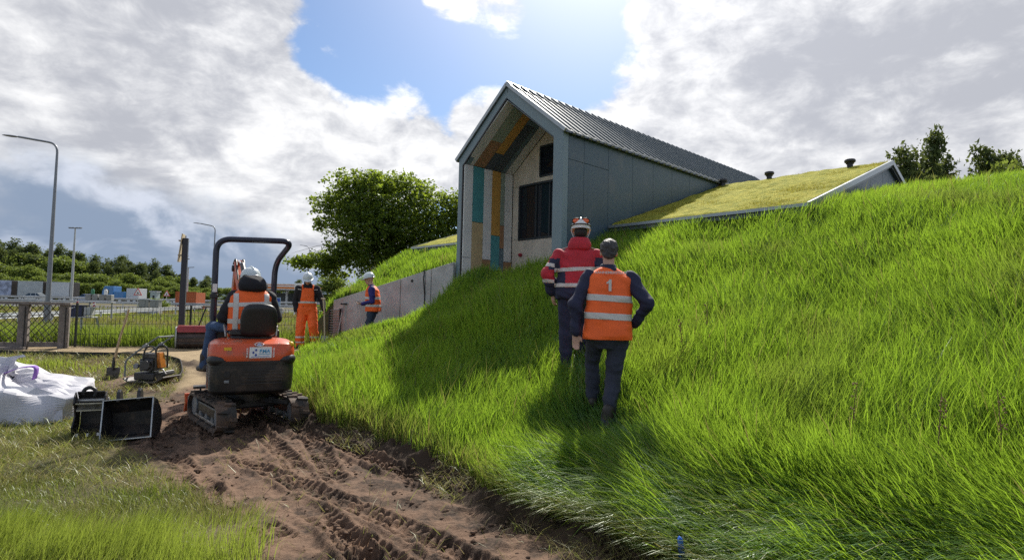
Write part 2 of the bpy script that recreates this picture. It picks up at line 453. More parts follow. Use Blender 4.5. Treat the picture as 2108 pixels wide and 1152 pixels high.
def build_ground():
    xs = axis([(-14, -9, .22), (-9, -4.6, .09), (-4.6, -3.4, .025), (-3.4, 1.2, .016), (1.2, 1.7, .025), (1.7, 4, .09), (4, 12, .25)])
    xs = np.concatenate([-geo(14, .4, 1.22, 32)[::-1], xs, geo(12, .4, 1.22, 32)])
    ys = axis([(-3, .4, .3), (.4, 2.5, .08), (2.5, 6.3, .017), (6.3, 7.4, .028), (7.4, 15.2, .09), (15.2, 24, .4)])
    ys = np.concatenate([-geo(3, .6, 1.35, 16)[::-1], ys, geo(24, .5, 1.22, 30)])
    X, Y = np.meshgrid(xs, ys)
    Z = height(X, Y)
    mud, sand, dirt, grassy, u = masks(X, Y)
    near = (Y < 14) & (np.abs(X) < 14)
    soft = np.clip(mud + .5 * dirt + .25 * sand, 0, 1)
    # clods, footprints and caterpillar prints in the trodden mud
    cl = .5 * vnoise(X, Y, 4.5, 8) + .35 * vnoise(X, Y, 10, 9) + .22 * vnoise(X, Y, 23, 10)
    dz = soft * .034 * cl
    clod = np.maximum(0, vnoise(X, Y, 14, 12) - .35) * np.maximum(0, vnoise(X, Y, 1.3, 13) + .5)
    dz += mud * .060 * clod
    def caterpillar(cx, cy, ang, off, amp, phase):
        fx, fy = -math.sin(ang), math.cos(ang); rx, ry = fy, -fx
        l = (X - cx) * fx + (Y - cy) * fy; c = (X - cx) * rx + (Y - cy) * ry + .05 * np.sin(l * 1.3 + phase) - off
        l = l + .02 * vnoise(X, Y, 9, 21 + int(phase))
        w = sstep(.115, .085, np.abs(c)); lug = np.sin((l + .16 * np.abs(c) * np.sign(np.sin(phase + 1))) * 2 * math.pi / .082 + phase)
        lug = np.tanh(lug * 4.0) * sstep(.008, .03, np.abs(c))
        wear = sstep(-.35, .25, vnoise(X, Y, 1.4, 31 + int(phase * 3))) * sstep(7.2, 6.2, l + 6.0)
        rim = sstep(.16, .12, np.abs(c)) * sstep(.085, .115, np.abs(c))
        isl = .45 + .75 * sstep(-.25, .15, vnoise(X, Y, 19, 51 + int(phase)) + .5 * vnoise(X, Y, 7, 52))
        return mud * wear * amp * 1.9 * (w * (lug * .85 * isl - .75) + rim * .8)
    for k, (ang, off, amp) in enumerate([(41, -.43, .020), (41, .43, .020), (47, -.62, .017), (47, .24, .017), (33, .10, .018), (33, -.76, .016), (54, .75, .016), (52, -.05, .015), (25, -.25, .014), (38, .95, .015), (44, -1.0, .015), (29, .55, .014), (57, .35, .014), (36, -.22, .016), (48, 1.15, .014), (31, -1.05, .014)]):
        dz += caterpillar(-3.23, 6.96, rad(ang), off, amp, 1.7 * k + .3)
    dz += (1 - soft) * near * .018 * (vnoise(X, Y, 2.1, 15) + .5 * vnoise(X, Y, 5, 16))
    # broken soil edge below the standing grass
    edge = sstep(2.70, 2.9, u) * sstep(3.25, 3.0, u) * (Y < 11)
    dz += edge * (.05 * vnoise(X, Y, 5.5, 17) + .035 * vnoise(X, Y, 13, 18))
    Z = Z + np.where(near, dz, 0)
    ny, nx = X.shape
    me = bpy.data.meshes.new('ground')
    co = np.stack([X, Y, Z], -1).reshape(-1, 3)
    idx = np.arange(nx * ny).reshape(ny, nx)
    q = np.stack([idx[:-1, :-1], idx[:-1, 1:], idx[1:, 1:], idx[1:, :-1]], -1).reshape(-1, 4)
    me.vertices.add(len(co)); me.vertices.foreach_set('co', co.ravel())
    me.loops.add(q.size); me.loops.foreach_set('vertex_index', q.ravel().astype(np.int32))
    me.polygons.add(len(q)); me.polygons.foreach_set('loop_start', np.arange(0, q.size, 4, dtype=np.int32))
    me.update(calc_edges=True)
    me.polygons.foreach_set('use_smooth', np.ones(len(q), bool))
    for nm, a in (('mud', np.clip(mud + edge, 0, 1)), ('sand', sand), ('dirt', dirt), ('edge', edge)):
        at_ = me.attributes.new(nm, 'FLOAT', 'POINT'); at_.data.foreach_set('value', a.ravel().astype(np.float32))
    m = bpy.data.materials.new('ground_soil'); t, b = nodes_of(m)
    def A(nm):
        a = t.nodes.new('ShaderNodeAttribute'); a.attribute_name = nm; return Sk(t, a.outputs['Fac'])
    geo_ = t.nodes.new('ShaderNodeNewGeometry'); P = Sk(t, geo_.outputs['Position'])
    n1 = noise(t, P, .7, 6, .6); n2 = noise(t, P, 5.0, 6, .65); n3 = noise(t, P, 38.0, 5, .7)
    turf = mixc(t, n2.ramp(.3, .7), (.055, .052, .020), (.105, .095, .04))
    turf = mixc(t, n1.ramp(.45, .7), turf, (.13, .10, .06))
    mudc = mixc(t, (n1 * .45 + n2 * .55).ramp(.42, .56), (.024, .0150, .010), (.158, .096, .062))
    mudc = mixc(t, n3.ramp(.35, .75), mudc, mixc(t, .5, mudc, (.21, .135, .092)))
    mudc = mixc(t, A('edge').ramp(.0, .8), mudc, (.052, .034, .022))
    sandc = mixc(t, n2.ramp(.25, .75), (.27, .20, .115), (.36, .275, .165))
    sandc = mixc(t, n3.ramp(.5, .8), sandc, (.22, .16, .09))
    dirtc = mixc(t, (n2 * .6 + n1 * .4).ramp(.42, .6), (.055, .036, .025), (.17, .115, .075))
    c = mixc(t, A('dirt'), turf, dirtc); c = mixc(t, A('sand'), c, sandc); c = mixc(t, A('mud'), c, mudc)
    t.links.new(c.s, b.inputs['Base Color'])
    b.inputs['Roughness'].default_value = .9; b.inputs['Specular IOR Level'].default_value = .25
    bn = t.nodes.new('ShaderNodeBump'); bn.inputs['Strength'].default_value = .8; bn.inputs['Distance'].default_value = .025
    t.links.new((n3 * .6 + n2 * .5 + noise(t, P, 110., 3, .6) * .25).s, bn.inputs['Height']); t.links.new(bn.outputs[0], b.inputs['Normal'])
    tag(link('ground', me, m), kind='structure')
build_ground()

# ---------------------------------------------------------------- grass: one mesh of single blades per stand
def in_view(x, y, margin=.10):
    t = x / np.maximum(y, .05)
    return (y > .5) & (t > -.93 - margin) & (t < .93 + margin)

def blades(name, label, cat, material, x, y, z, L, W, lean_x, lean_y, curl, tint, dry, seg=3):
    """every blade is a tapering, bending strip; lean_x/lean_y give its direction and tilt (radians)"""
    n = len(x); ld = np.hypot(lean_x, lean_y) + 1e-6; dx, dy = lean_x / ld, lean_y / ld
    fa = RNG.uniform(0, 2 * math.pi, n); sx, sy = np.cos(fa), np.sin(fa)
    p = np.stack([x, y, z - .02], 1); ang = ld * .55; V = np.zeros((n, 2 * seg + 1, 3))
    for k in range(seg):
        w = W * .5 * (1 - k / seg) ** .6
        off = np.stack([sx * w, sy * w, np.zeros(n)], 1)
        V[:, 2 * k] = p - off; V[:, 2 * k + 1] = p + off
        p = p + np.stack([dx * np.sin(ang), dy * np.sin(ang), np.cos(ang)], 1) * (L / seg)[:, None]
        ang = np.minimum(ang + (ld * .45 + curl * (k + 1) / seg) * (1.6 / seg), 2.3)
    V[:, 2 * seg] = p
    nv = 2 * seg + 1; base = (np.arange(n) * nv)[:, None]
    tri = []
    for k in range(seg - 1): tri += [[2 * k, 2 * k + 1, 2 * k + 3], [2 * k, 2 * k + 3, 2 * k + 2]]
    tri.append([2 * seg - 2, 2 * seg - 1, 2 * seg])
    F = (base[:, :, None] + np.array(tri)[None]).reshape(-1)
    me = bpy.data.meshes.new(name)
    me.vertices.add(n * nv); me.vertices.foreach_set('co', V.astype(np.float32).ravel())
    me.loops.add(len(F)); me.loops.foreach_set('vertex_index', F.astype(np.int32))
    me.polygons.add(len(F) // 3); me.polygons.foreach_set('loop_start', np.arange(0, len(F), 3, dtype=np.int32))
    me.update(calc_edges=True)
    for nm, a in (('tint', tint), ('dry', dry), ('leaf', RNG.uniform(0, 1, n))):
        at_ = me.attributes.new(nm, 'FLOAT', 'POINT'); at_.data.foreach_set('value', np.repeat(np.asarray(a), nv).astype(np.float32))
    o = link(name, me, material); return tag(o, label, cat, kind='stuff')

G_TALL = leaf_mat('tall_grass', (.066, .165, .050), (.175, .255, .034), (.37, .58, .04), .52, glossy=.12, rough=.4)
G_LAWN = leaf_mat('cut_grass', (.065, .130, .026), (.185, .215, .045), (.36, .46, .06), .45, dry=(.36, .29, .13))
G_FAR = leaf_mat('meadow_grass', (.065, .125, .022), (.14, .175, .028), (.28, .38, .045), .45)

def house_local(x, y):
    return (x - HOUSE.x) * HB[0] + (y - HOUSE.y) * HB[1], (x - HOUSE.x) * HA[0] + (y - HOUSE.y) * HA[1]

def clear_of_buildings(x, y):
    lx, ly = house_local(x, y)
    h = (np.abs(lx) < 1.75) & (ly > -.10) & (ly < 13)
    w = (np.abs(lx) < 5.75) & (ly > 1.42) & (ly < 11.2)
    dx, dy = x - WA[0], y - WA[1]; s = dx * WN[0] + dy * WN[1]; l = dx * WD[0] + dy * WD[1]
    wall = (np.abs(s) < .14) & (l > -.1) & (l < WLEN + .1)
    path = (s > 0) & (s < .75) & (l > 0) & (l < WLEN + 2.0)
    return ~(h | w | wall | path)

def fan(n, tr, yr, clump=0.0, per=12):
    """points spread evenly over the view fan, gathered into tufts"""
    m = max(1, n // per); y = RNG.uniform(*yr, m); x = RNG.uniform(*tr, m) * y
    x, y = np.repeat(x, per), np.repeat(y, per)
    s = clump * (.6 + .1 * y)
    return x + RNG.normal(0, 1, len(x)) * s, y + RNG.normal(0, 1, len(y)) * s

def build_tall_grass():
    x, y = fan(400000, (-.50, 1.02), (1.5, 14.5), .055, 9)
    m, u = mound(x, y); lx, ly = house_local(x, y)
    k = (u > 2.95) & (m > .08) & in_view(x, y) & clear_of_buildings(x, y) & (u < 13.5) & ~((ly > 1) & (lx > -5.7) & (lx < 1.7))
    x, y, u = x[k], y[k], u[k]
    # the bank behind the retaining wall
    bx, by = fan(60000, (-.42, -.02), (13.6, 19.0), .05, 9); bm_, bu = mound(bx, by); blx, bly = house_local(bx, by)
    k = (bm_ > .30) & clear_of_buildings(bx, by) & ((bx - WA[0]) * WN[0] + (by - WA[1]) * WN[1] < -.14) & (bly < 1.5)
    x, y, u = np.concatenate([x, bx[k]]), np.concatenate([y, by[k]]), np.concatenate([u, bu[k]])
    n = len(x); z = height(x, y)
    pa = vnoise(x, y, .55, 40); pb = vnoise(x, y, 1.7, 41); pc = vnoise(x, y, 4.0, 42)
    L = .50 * (.86 + .22 * pa + .17 * pb + .10 * pc) * RNG.uniform(.6, 1.2, n) * np.interp(u, [2.95, 3.3, 4.2, 8, 9.6, 12], [.6, .85, 1.0, .84, .66, .8])
    comb = sstep(4.7, 3.15, u + .25 * pb) * sstep(-.5, .7, x + .3 * pa)
    swirl = vnoise(x, y, 1.1, 46)
    trail = np.maximum(np.exp(-((x - .95 - .10 * (5.4 - y)) / .16) ** 2) * (y < 5.6), np.exp(-((x - .80) / .17) ** 2) * (y > 5.2) * (y < 7.1))
    ang = 1.4 * vnoise(x, y, .8, 43) + 2.4 * vnoise(x, y, .35, 44)
    wind = .13 + .10 * pb + .10 * pc
    lx_ = -.06 + wind * np.cos(ang) - comb * (1.35 + .2 * swirl) + RNG.normal(0, .20, n)
    ly_ = -.03 + wind * np.sin(ang) - comb * (.25 + .7 * swirl) + trail * .75 + RNG.normal(0, .20, n)
    W = .0092 * np.maximum(1, y / 5.2) * RNG.uniform(.55, 1.4, n)
    L = L * (1 - .55 * np.exp(-((x - .92) / .30) ** 2 - ((y - 4.95) / .42) ** 2))
    L = L * (1 - .42 * sstep(8.8, 10.6, y) * sstep(-1.0, -2.2, x) * (y < 13.3))
    stalk = RNG.uniform(0, 1, n) > .988
    L = np.where(stalk, L * RNG.uniform(1.15, 1.5, n), L)
    tint = np.clip(.40 + .46 * pa + .34 * vnoise(x, y, 2.3, 45) - .40 * comb - .25 * trail + RNG.normal(0, .13, n), 0, 1)
    dry = np.clip(sstep(3.25, 2.96, u) * RNG.uniform(0, .9, n) + stalk * .75 + np.maximum(0, vnoise(x, y, 1.3, 47) - .45) * .6, 0, 1)
    blades('tall_grass', 'tall bright green grass covering the whole slope up to the building', 'grass', G_TALL, x, y, z, L, W, lx_, ly_, RNG.uniform(.1, .9, n), tint, dry, 3)

def build_lawn():
    x, y = fan(230000, (-1.0, -.12), (2.5, 11.8), .05, 10)
    mud, sand, dirt, grassy, u = masks(x, y); n = len(x)
    bare = np.clip(mud * 1.02 + sand * 1.1 + dirt * .80, 0, 1)
    worn = np.exp(-(((x + 2.75) / 1.3) ** 2 + ((y - 4.9) / .75) ** 2)) * .75
    thin = -worn + .42 + .62 * vnoise(x, y, 1.1, 50) + .35 * vnoise(x, y, 3.3, 51)
    k = (RNG.uniform(0, 1, n) > bare) & (RNG.uniform(0, 1, n) < thin + .32) & in_view(x, y) & (grassy < .2)
    x, y = x[k], y[k]; n = len(x); z = height(x, y)
    lush = np.exp(-(((x + 1.80) / .62) ** 2 + ((y - 3.25) / .50) ** 2)) + .5 * np.exp(-(((x + 2.9) / .5) ** 2 + ((y - 3.4) / .3) ** 2)) \
        + 1.2 * np.exp(-(((x + 8.1) / 1.0) ** 2 + ((y - 9.7) / .7) ** 2)) + .25 * np.exp(-(((x + 2.9) / .45) ** 2 + ((y - 4.6) / .35) ** 2))
    lush = lush + .55 * sstep(4.1, 3.3, y + .3 * vnoise(x, y, 1.3, 56)) * sstep(-.35, .45, vnoise(x, y, 1.6, 57) + .4 * vnoise(x, y, 4.2, 58))
    lush = np.clip(lush * (1 + .6 * vnoise(x, y, 2.4, 52)), 0, 1.2); lm = np.minimum(lush, 1)
    a = vnoise(x, y, .9, 53) * 3 + RNG.normal(0, .8, n); tilt = (.95 - .7 * lm) * RNG.uniform(.4, 1.4, n)
    yel = .46 + .55 * vnoise(x, y, .8, 54) + .28 * vnoise(x, y, 2.9, 55)
    blades('lawn_grass', 'short trodden yellow green grass around the white bag and digging buckets', 'grass', G_LAWN, x, y, z,
           .085 * RNG.uniform(.5, 1.3, n) * (1 + 1.9 * lush), .0046 * np.maximum(1, y / 3.6) * RNG.uniform(.7, 1.3, n), tilt * np.cos(a), tilt * np.sin(a), RNG.uniform(.1, 1.2, n),
           np.clip(.45 + .3 * yel + .35 * lush + RNG.normal(0, .15, n), 0, 1), np.clip(yel * .74 - lush * .9 + RNG.normal(0, .15, n), 0, .95), 2)

def build_straw():
    x1, y1 = fan(60000, (-.42, .75), (2.4, 9.5), .05, 6); m, u = mound(x1, y1)
    k1 = (u > 2.70) & (u < 3.14) & (vnoise(x1, y1, 1.9, 60) > -.05) & (RNG.uniform(0, 1, len(x1)) < .8)
    x2, y2 = fan(36000, (-1.0, -.2), (2.8, 11.2), .07, 8); mud, sand, dirt, gr, u2 = masks(x2, y2)
    k2 = (mud < .4) & (sand < .3) & (vnoise(x2, y2, 1.2, 61) > -.35)
    x3, y3 = fan(900, (-.5, .3), (2.6, 7.5), .08, 3); k3 = masks(x3, y3)[0] > .7
    x = np.concatenate([x1[k1], x2[k2], x3[k3]]); y = np.concatenate([y1[k1], y2[k2], y3[k3]]); n = len(x)
    a = RNG.uniform(0, 6.28, n) ; tl = RNG.uniform(1.0, 1.9, n)
    blades('straw', 'loose dry straw and torn stalks lying on the soil', 'straw', G_LAWN, x, y, height(x, y) + .03, RNG.uniform(.06, .22, n), .0034 * np.maximum(1, y / 3.6) * RNG.uniform(.7, 1.3, n),
           tl * np.cos(a), tl * np.sin(a), RNG.uniform(-.3, .6, n), RNG.uniform(.2, .9, n), np.clip(RNG.normal(.62, .3, n), 0, 1), 2)

def build_meadow():
    y = np.concatenate([RNG.uniform(12.7, 18, 28000), 18 + 54 * RNG.uniform(0, 1, 34000) ** 1.6]); x = RNG.uniform(-1.0, -.10, len(y)) * y
    mud, sand, dirt, gr, u = masks(x, y); m, _ = mound(x, y)
    k = (sand < .35) & (m < .3) & clear_of_buildings(x, y); x, y = x[k], y[k]; n = len(x)
    near = sstep(16.0, 13.0, y); a = vnoise(x, y, .3, 70) * 3 + RNG.normal(0, 1, n); tl = RNG.uniform(.1, .6, n)
    L = .30 * RNG.uniform(.5, 1.1, n) * (1 + .7 * near) * (1 + .35 * vnoise(x, y, .25, 72)) * np.interp(y, [13, 18, 60], [1, .8, 1.1])
    blades('meadow_grass', 'rough green meadow between the wire fence and the crash barrier', 'grass', G_FAR, x, y, height(x, y), L, .0016 * y * RNG.uniform(.7, 1.4, n),
           tl * np.cos(a), tl * np.sin(a), RNG.uniform(0, .7, n), np.clip(.55 + .35 * vnoise(x, y, .2, 71) + RNG.normal(0, .12, n), 0, 1),
           np.clip(.15 + .5 * vnoise(x, y, .16, 73) - .4 * near + RNG.normal(0, .1, n) + .35 * sstep(18, 40, y), 0, .85), 2)
def build_clods():
    x, y = fan(5200, (-.62, .42), (2.4, 8.6), .10, 4); mud, sand, dirt, gr, u = masks(x, y)
    k = (mud > .4) & ((RNG.uniform(0, 1, len(x)) < .22) | ((u > 2.45) & (u < 3.0)) | (vnoise(x, y, 1.7, 95) > .25)); x, y = x[k], y[k]; n = len(x)
    z = height(x, y); base = np.array([(1, 0, 0), (-1, 0, 0), (0, 1, 0), (0, -1, 0), (0, 0, 1), (0, 0, -1), (.6, .6, .5), (-.6, .6, .5), (-.6, -.6, .5), (.6, -.6, .5)], float)
    tri = np.array([(4, 6, 7), (4, 7, 8), (4, 8, 9), (4, 9, 6), (6, 0, 2), (6, 2, 7), (7, 2, 1), (7, 1, 8), (8, 1, 3), (8, 3, 9), (9, 3, 0), (9, 0, 6), (5, 2, 0), (5, 1, 2), (5, 3, 1), (5, 0, 3)])
    r = (.005 + .013 * RNG.uniform(0, 1, n) ** 3)[:, None, None] * (1 + (y / 12)[:, None, None])
    V = base[None] * r * RNG.uniform(.6, 1.35, (n, 10, 1)) * np.array([1.2, 1.2, .8]) + np.stack([x, y, z + .002], 1)[:, None]
    F = (tri[None] + (np.arange(n) * 10)[:, None, None]).reshape(-1)
    me = bpy.data.meshes.new('soil_clods'); me.vertices.add(n * 10); me.vertices.foreach_set('co', V.astype(np.float32).ravel())
    me.loops.add(len(F)); me.loops.foreach_set('vertex_index', F.astype(np.int32)); me.polygons.add(len(F) // 3); me.polygons.foreach_set('loop_start', np.arange(0, len(F), 3, dtype=np.int32)); me.update(calc_edges=True)
    tag(link('soil_clods', me, mat('clod_soil', (.11, .070, .048), .95, var=.45, scale=7, bump=.5, bscale=120, spec=.2)), 'loose crumbs of brown soil scattered over the trodden mud', 'soil', kind='stuff')
build_tall_grass(); build_clods(); build_lawn(); build_straw(); build_meadow()
# ---------------------------------------------------------------- the gabled building
SLATE = mat('slate_cladding', (.046, .086, .116), .42, var=.10, scale=1.2, bump=.10, bscale=220, dirt=((.10, .12, .13), .25, 2.2))
FRAME = mat('blue_grey_frame', (.16, .225, .255), .40, var=.06, scale=1.5, bump=.06, bscale=200)
ROOFM = mat('zinc_roof', (.095, .118, .135), .40, metal=.25, var=.10, scale=1.0, dirt=((.20, .21, .21), .3, 1.6))
SEAM = mat('zinc_seam', (.15, .18, .20), .42, metal=.25, var=.08)
TRIM = mat('pale_metal_trim', (.33, .36, .38), .36, metal=.55, var=.08)
BLACK = mat('black_gasket', (.008, .009, .011), .5, var=.2)
BOARD = lambda n, c: mat('board_' + n, c, .55, var=.07, scale=3.0, bump=.10, bscale=140)
B_WHITE, B_TEAL, B_OCHRE = BOARD('white', (.72, .72, .70)), BOARD('teal', (.085, .30, .315)), BOARD('ochre', (.56, .31, .075))
B_TAN, B_BROWN, B_PALE = BOARD('tan', (.52, .40, .22)), BOARD('brown', (.36, .20, .105)), BOARD('pale_green', (.30, .36, .29))
B_SLATE, B_STEEL, B_GREY = BOARD('dark_slate', (.075, .095, .115)), BOARD('steel_blue', (.13, .19, .22)), BOARD('pale_grey', (.60, .60, .58))
B_WOOD = mat('pale_timber_board', (.60, .53, .44), .6, var=.12, scale=2.5, bump=.15, bscale=90)
PANE = glass_mat('dark_window_glass', (.012, .016, .024))

def build_house():
    h = thing('gabled_building', 'dark slate gabled building with colourful recessed entrance rising from the grass mound', 'building', HOUSE, HOUSE_ROT)
    E, R, D = 4.93, 6.25, 12.0
    def ring(y, l, r, a, e_l, e_r, b=0.4): return [Vector(p) for p in ((-l, y, b), (-l, y, e_l), (0, y, a), (r, y, e_r), (r, y, b))]
    # front frame: a thick gable-shaped portal
    mb = MB()
    o0, o1 = ring(0, 1.66, 1.66, R, E, E), ring(.16, 1.66, 1.66, R, E, E)
    i0, i1 = ring(0, 1.48, 1.40, 5.98, 4.76, 4.86), ring(.16, 1.48, 1.40, 5.98, 4.76, 4.86)
    vs = o0 + i0 + o1 + i1; n = 5; fs = []
    for k in range(4):
        fs += [(k, k + 1, n + k + 1, n + k), (2 * n + k, 3 * n + k, 3 * n + k + 1, 2 * n + k + 1), (k, 2 * n + k, 2 * n + k + 1, k + 1), (n + k, n + k + 1, 3 * n + k + 1, 3 * n + k)]
    fs += [(0, n, 3 * n, 2 * n), (4, 2 * n + 4, 3 * n + 4, n + 4)]
    fr = mb.add(vs, fs).build('front_frame', FRAME, h, bevel=.006)
    MB().add(*_strip([(-1.478, 0.0, .4), (-1.478, 0.0, 4.76), (0, 0.0, 5.977)], .038, .006)).build('gasket_line', BLACK, fr)
    MB().span((0, -.004, 6.10), (.0, -.004, 6.24), .006, .003, up=(0, 1, 0)).build('apex_joint', BLACK, fr)
    # side walls of single cladding panels
    js = [.165, .64, 1.43, 2.3, 3.1, 3.9, 4.7, 5.5, 6.3, 7.1, 7.9, 8.7, 9.5, 10.3, 11.1, D]
    for sx in (1, -1):
        MB().box((sx * 1.595, (D + .17) / 2, 2.6), (.06, D - .17, 4.6)).build('wall_core', mat('joint_backing', (.032, .055, .075), .6), h)
        for a, b in zip(js[:-1], js[1:]):
            cuts = [.3, 4.40, E - .02] if a < 1.4 and sx > 0 else [.3, E - .02]
            for z0, z1 in zip(cuts[:-1], cuts[1:]):
                MB().box((sx * 1.64, (a + b) / 2, (z0 + z1) / 2), (.032, b - a - .007, z1 - z0 - .006)).build('wall_panel', SLATE, h, bevel=.003, seg=1)
    # roof: two sheets, every standing seam its own rib
    sl = math.atan2(R - E, 1.66)
    for sx in (1, -1):
        e = Vector((sx * 1.74, 0, E - .045)); t = Vector((0, 0, R + .012))
        sheet = MB().prism([t + Vector((0, -.02, 0)), e + Vector((0, -.02, 0)), e + Vector((0, -.02, .045)), t + Vector((0, -.02, .05))], (0, D + .05, 0)).build('roof_sheet', ROOFM, h)
        if sx > 0:
            y = .10
            while y < D:
                MB().span(t + Vector((.05, y, .068)), e + Vector((.02, y, .066)), .018, .034, up=(math.sin(sl), 0, math.cos(sl))).build('standing_seam', SEAM, sheet)
                MB().box(e + Vector((.012, y + .12, .004)), (.02, .10, .040), (0, sl, 0)).build('eave_tab', ROOFM, sheet)
                y += .245
        MB().span(t + Vector((0, -.035, .035)), e + Vector((0, -.035, .035)), .03, .075, up=(math.sin(sl) * sx, 0, math.cos(sl))).build('rake_flashing', TRIM, sheet)
    MB().prism([(-.12, -.03, R - .01), (0, -.03, R + .09), (.12, -.03, R - .01), (.12, -.03, R + .012), (0, -.03, R + .115), (-.12, -.03, R + .012)], (0, D + .06, 0)).build('ridge_cap', TRIM, h)
    # recess
    MB().box((0, 1.75, 1.95), (3.2, 3.2, .12)).build('porch_floor', mat('porch_concrete', (.32, .31, .29), .85, bump=.2), h)
    ys = [.012, .27, .61, .87, 1.15, 1.29, 1.55]
    wall = [[(B_WHITE, 2.61, 4.80), (B_WHITE, 1.9, 2.61)], [(B_TEAL, 3.47, 4.80), (B_TAN, 1.9, 3.47)], [(B_WHITE, 2.60, 4.80), (B_BROWN, 1.9, 2.60)],
            [(B_OCHRE, 3.21, 4.80), (B_TEAL, 1.9, 3.21)], [(B_PALE, 3.48, 4.80), (B_BROWN, 2.91, 3.48), (B_STEEL, 1.9, 2.91)], [(B_WHITE, 2.59, 4.80), (B_BROWN, 1.9, 2.59)]]
    kk = (5.93 - 4.80) / 1.44
    soff = [[(B_GREY, 0, 1)], [(B_BROWN, 0, .43), (B_PALE, .43, 1)], [(B_SLATE, 0, .27), (B_OCHRE, .27, 1)], [(B_SLATE, 0, .78), (B_STEEL, .78, 1)], [(B_STEEL, 0, 1)], [(B_GREY, 0, 1)]]
    for i, (a, b) in enumerate(zip(ys[:-1], ys[1:])):
        for m, z0, z1 in wall[i]:
            MB().box((-1.455, (a + b) / 2, (z0 + z1) / 2), (.03, b - a - .009, z1 - z0 - .009)).build('lining_panel', m, h, bevel=.002, seg=1)
        for m, t0, t1 in soff[i]:
            for sx in (-1, 1):
                mm = m if sx < 0 else (B_SLATE, B_STEEL)[i % 2]
                P = lambda t: Vector((sx * (1.44 - 1.44 * t), 0, 4.80 + 1.44 * t * kk))
                p0, p1 = P(t0 + .003), P(t1 - .003)
                MB().prism([p0 + Vector((0, a + .0045, 0)), p1 + Vector((0, a + .0045, 0)), p1 + Vector((0, a + .0045, .025)), p0 + Vector((0, a + .0045, .025))], (0, b - a - .009, 0)).build('soffit_panel', mm, h)
    MB().box((-1.50, .86, 3.3), (.05, 1.38, 3.2)).build('lining_backing', BLACK, h)
    MB().box((1.45, .86, 3.3), (.04, 1.38, 3.2)).build('porch_side_lining', B_GREY, h)
    # back wall of the porch: boards round two windows
    wy = 1.56
    def wallrect(x0, x1, z0, z1, m=B_WOOD):
        MB().box(((x0 + x1) / 2, wy + .03, (z0 + z1) / 2), (x1 - x0 - .006, .05, z1 - z0 - .006)).build('timber_board', m, h, bevel=.002, seg=1)
    wx0, wx1, wz0, wz1 = -1.20, .28, 3.14, 4.47
    ux0, ux1, uz0, uz1 = -.50, .28, 4.62, 5.34
    wallrect(-1.44, wx0, 3.14, 4.47); wallrect(wx1, 1.43, 3.14, 4.47); wallrect(-1.44, -.72, 1.95, 3.14); wallrect(-.72, .3, 1.95, 3.14); wallrect(.3, 1.43, 1.95, 3.14)
    MB().prism([(-1.44, wy + .005, 4.476), (ux0, wy + .005, 4.476), (ux0, wy + .005, 5.53), (-1.44, wy + .005, 4.80)], (0, .05, 0)).build('timber_board', B_WOOD, h)
    MB().prism([(ux0 + .006, wy + .005, uz1), (ux1, wy + .005, uz1), (ux1, wy + .005, 5.70), (0, wy + .005, 5.92), (ux0 + .006, wy + .005, 5.53)], (0, .05, 0)).build('timber_board', B_WOOD, h)
    MB().prism([(ux1 + .006, wy + .005, 4.476), (1.43, wy + .005, 4.476), (1.43, wy + .005, 4.80), (ux1 + .006, wy + .005, 5.70)], (0, .05, 0)).build('timber_board', B_WOOD, h)
    wallrect(ux0, ux1, 4.476, uz0)
    for x0, x1, z0, z1, mull in ((wx0, wx1, wz0, wz1, (-.62, -.18)), (ux0, ux1, uz0, uz1, ())):
        f = MB()
        for p, q in (((x0, z0), (x1, z0)), ((x0, z1), (x1, z1)), ((x0, z0), (x0, z1)), ((x1, z0), (x1, z1))):
            f.span((p[0], wy + .02, p[1]), (q[0], wy + .02, q[1]), .05, .05, up=(0, 1, 0))
        w = f.build('window', mat('window_frame_dark', (.03, .038, .045), .4), h)
        MB().box(((x0 + x1) / 2, wy + .05, (z0 + z1) / 2), (x1 - x0, .012, z1 - z0)).build('pane', PANE, w)
        for mx in mull: MB().box((mx, wy + .03, (z0 + z1) / 2), (.035, .03, z1 - z0 - .05)).build('mullion', mat('window_frame_dark', (.03, .038, .045)), w)
    l = MB().ball((-1.10, wy - .03, 2.76), (.06, .05, .045), 14, 8).build('red_dome_lamp', mat('red_plastic', (.35, .012, .03), .25), h, smooth=True)

def _strip(pts, w, d):
    """flat ribbon along a polyline in the front plane, a little proud of it"""
    vs, fs = [], []
    P = [Vector(p) for p in pts]
    nrm = []
    for i in range(len(P)):
        a = P[max(0, i - 1)]; b = P[min(len(P) - 1, i + 1)]; t = (b - a).normalized(); nrm.append(Vector((t.z, 0, -t.x)))
    for y in (-d, d + .02):
        for p, n in zip(P, nrm): vs += [p + n * 0 + Vector((0, y, 0)), p - n * w + Vector((0, y, 0))]
    m = len(P)
    for i in range(m - 1):
        a = 2 * i; fs += [(a, a + 2, a + 3, a + 1), (2 * m + a, 2 * m + a + 1, 2 * m + a + 3, 2 * m + a + 2), (a, 2 * m + a, 2 * m + a + 2, a + 2), (a + 1, a + 3, 2 * m + a + 3, 2 * m + a + 1)]
    return vs, fs
build_house()

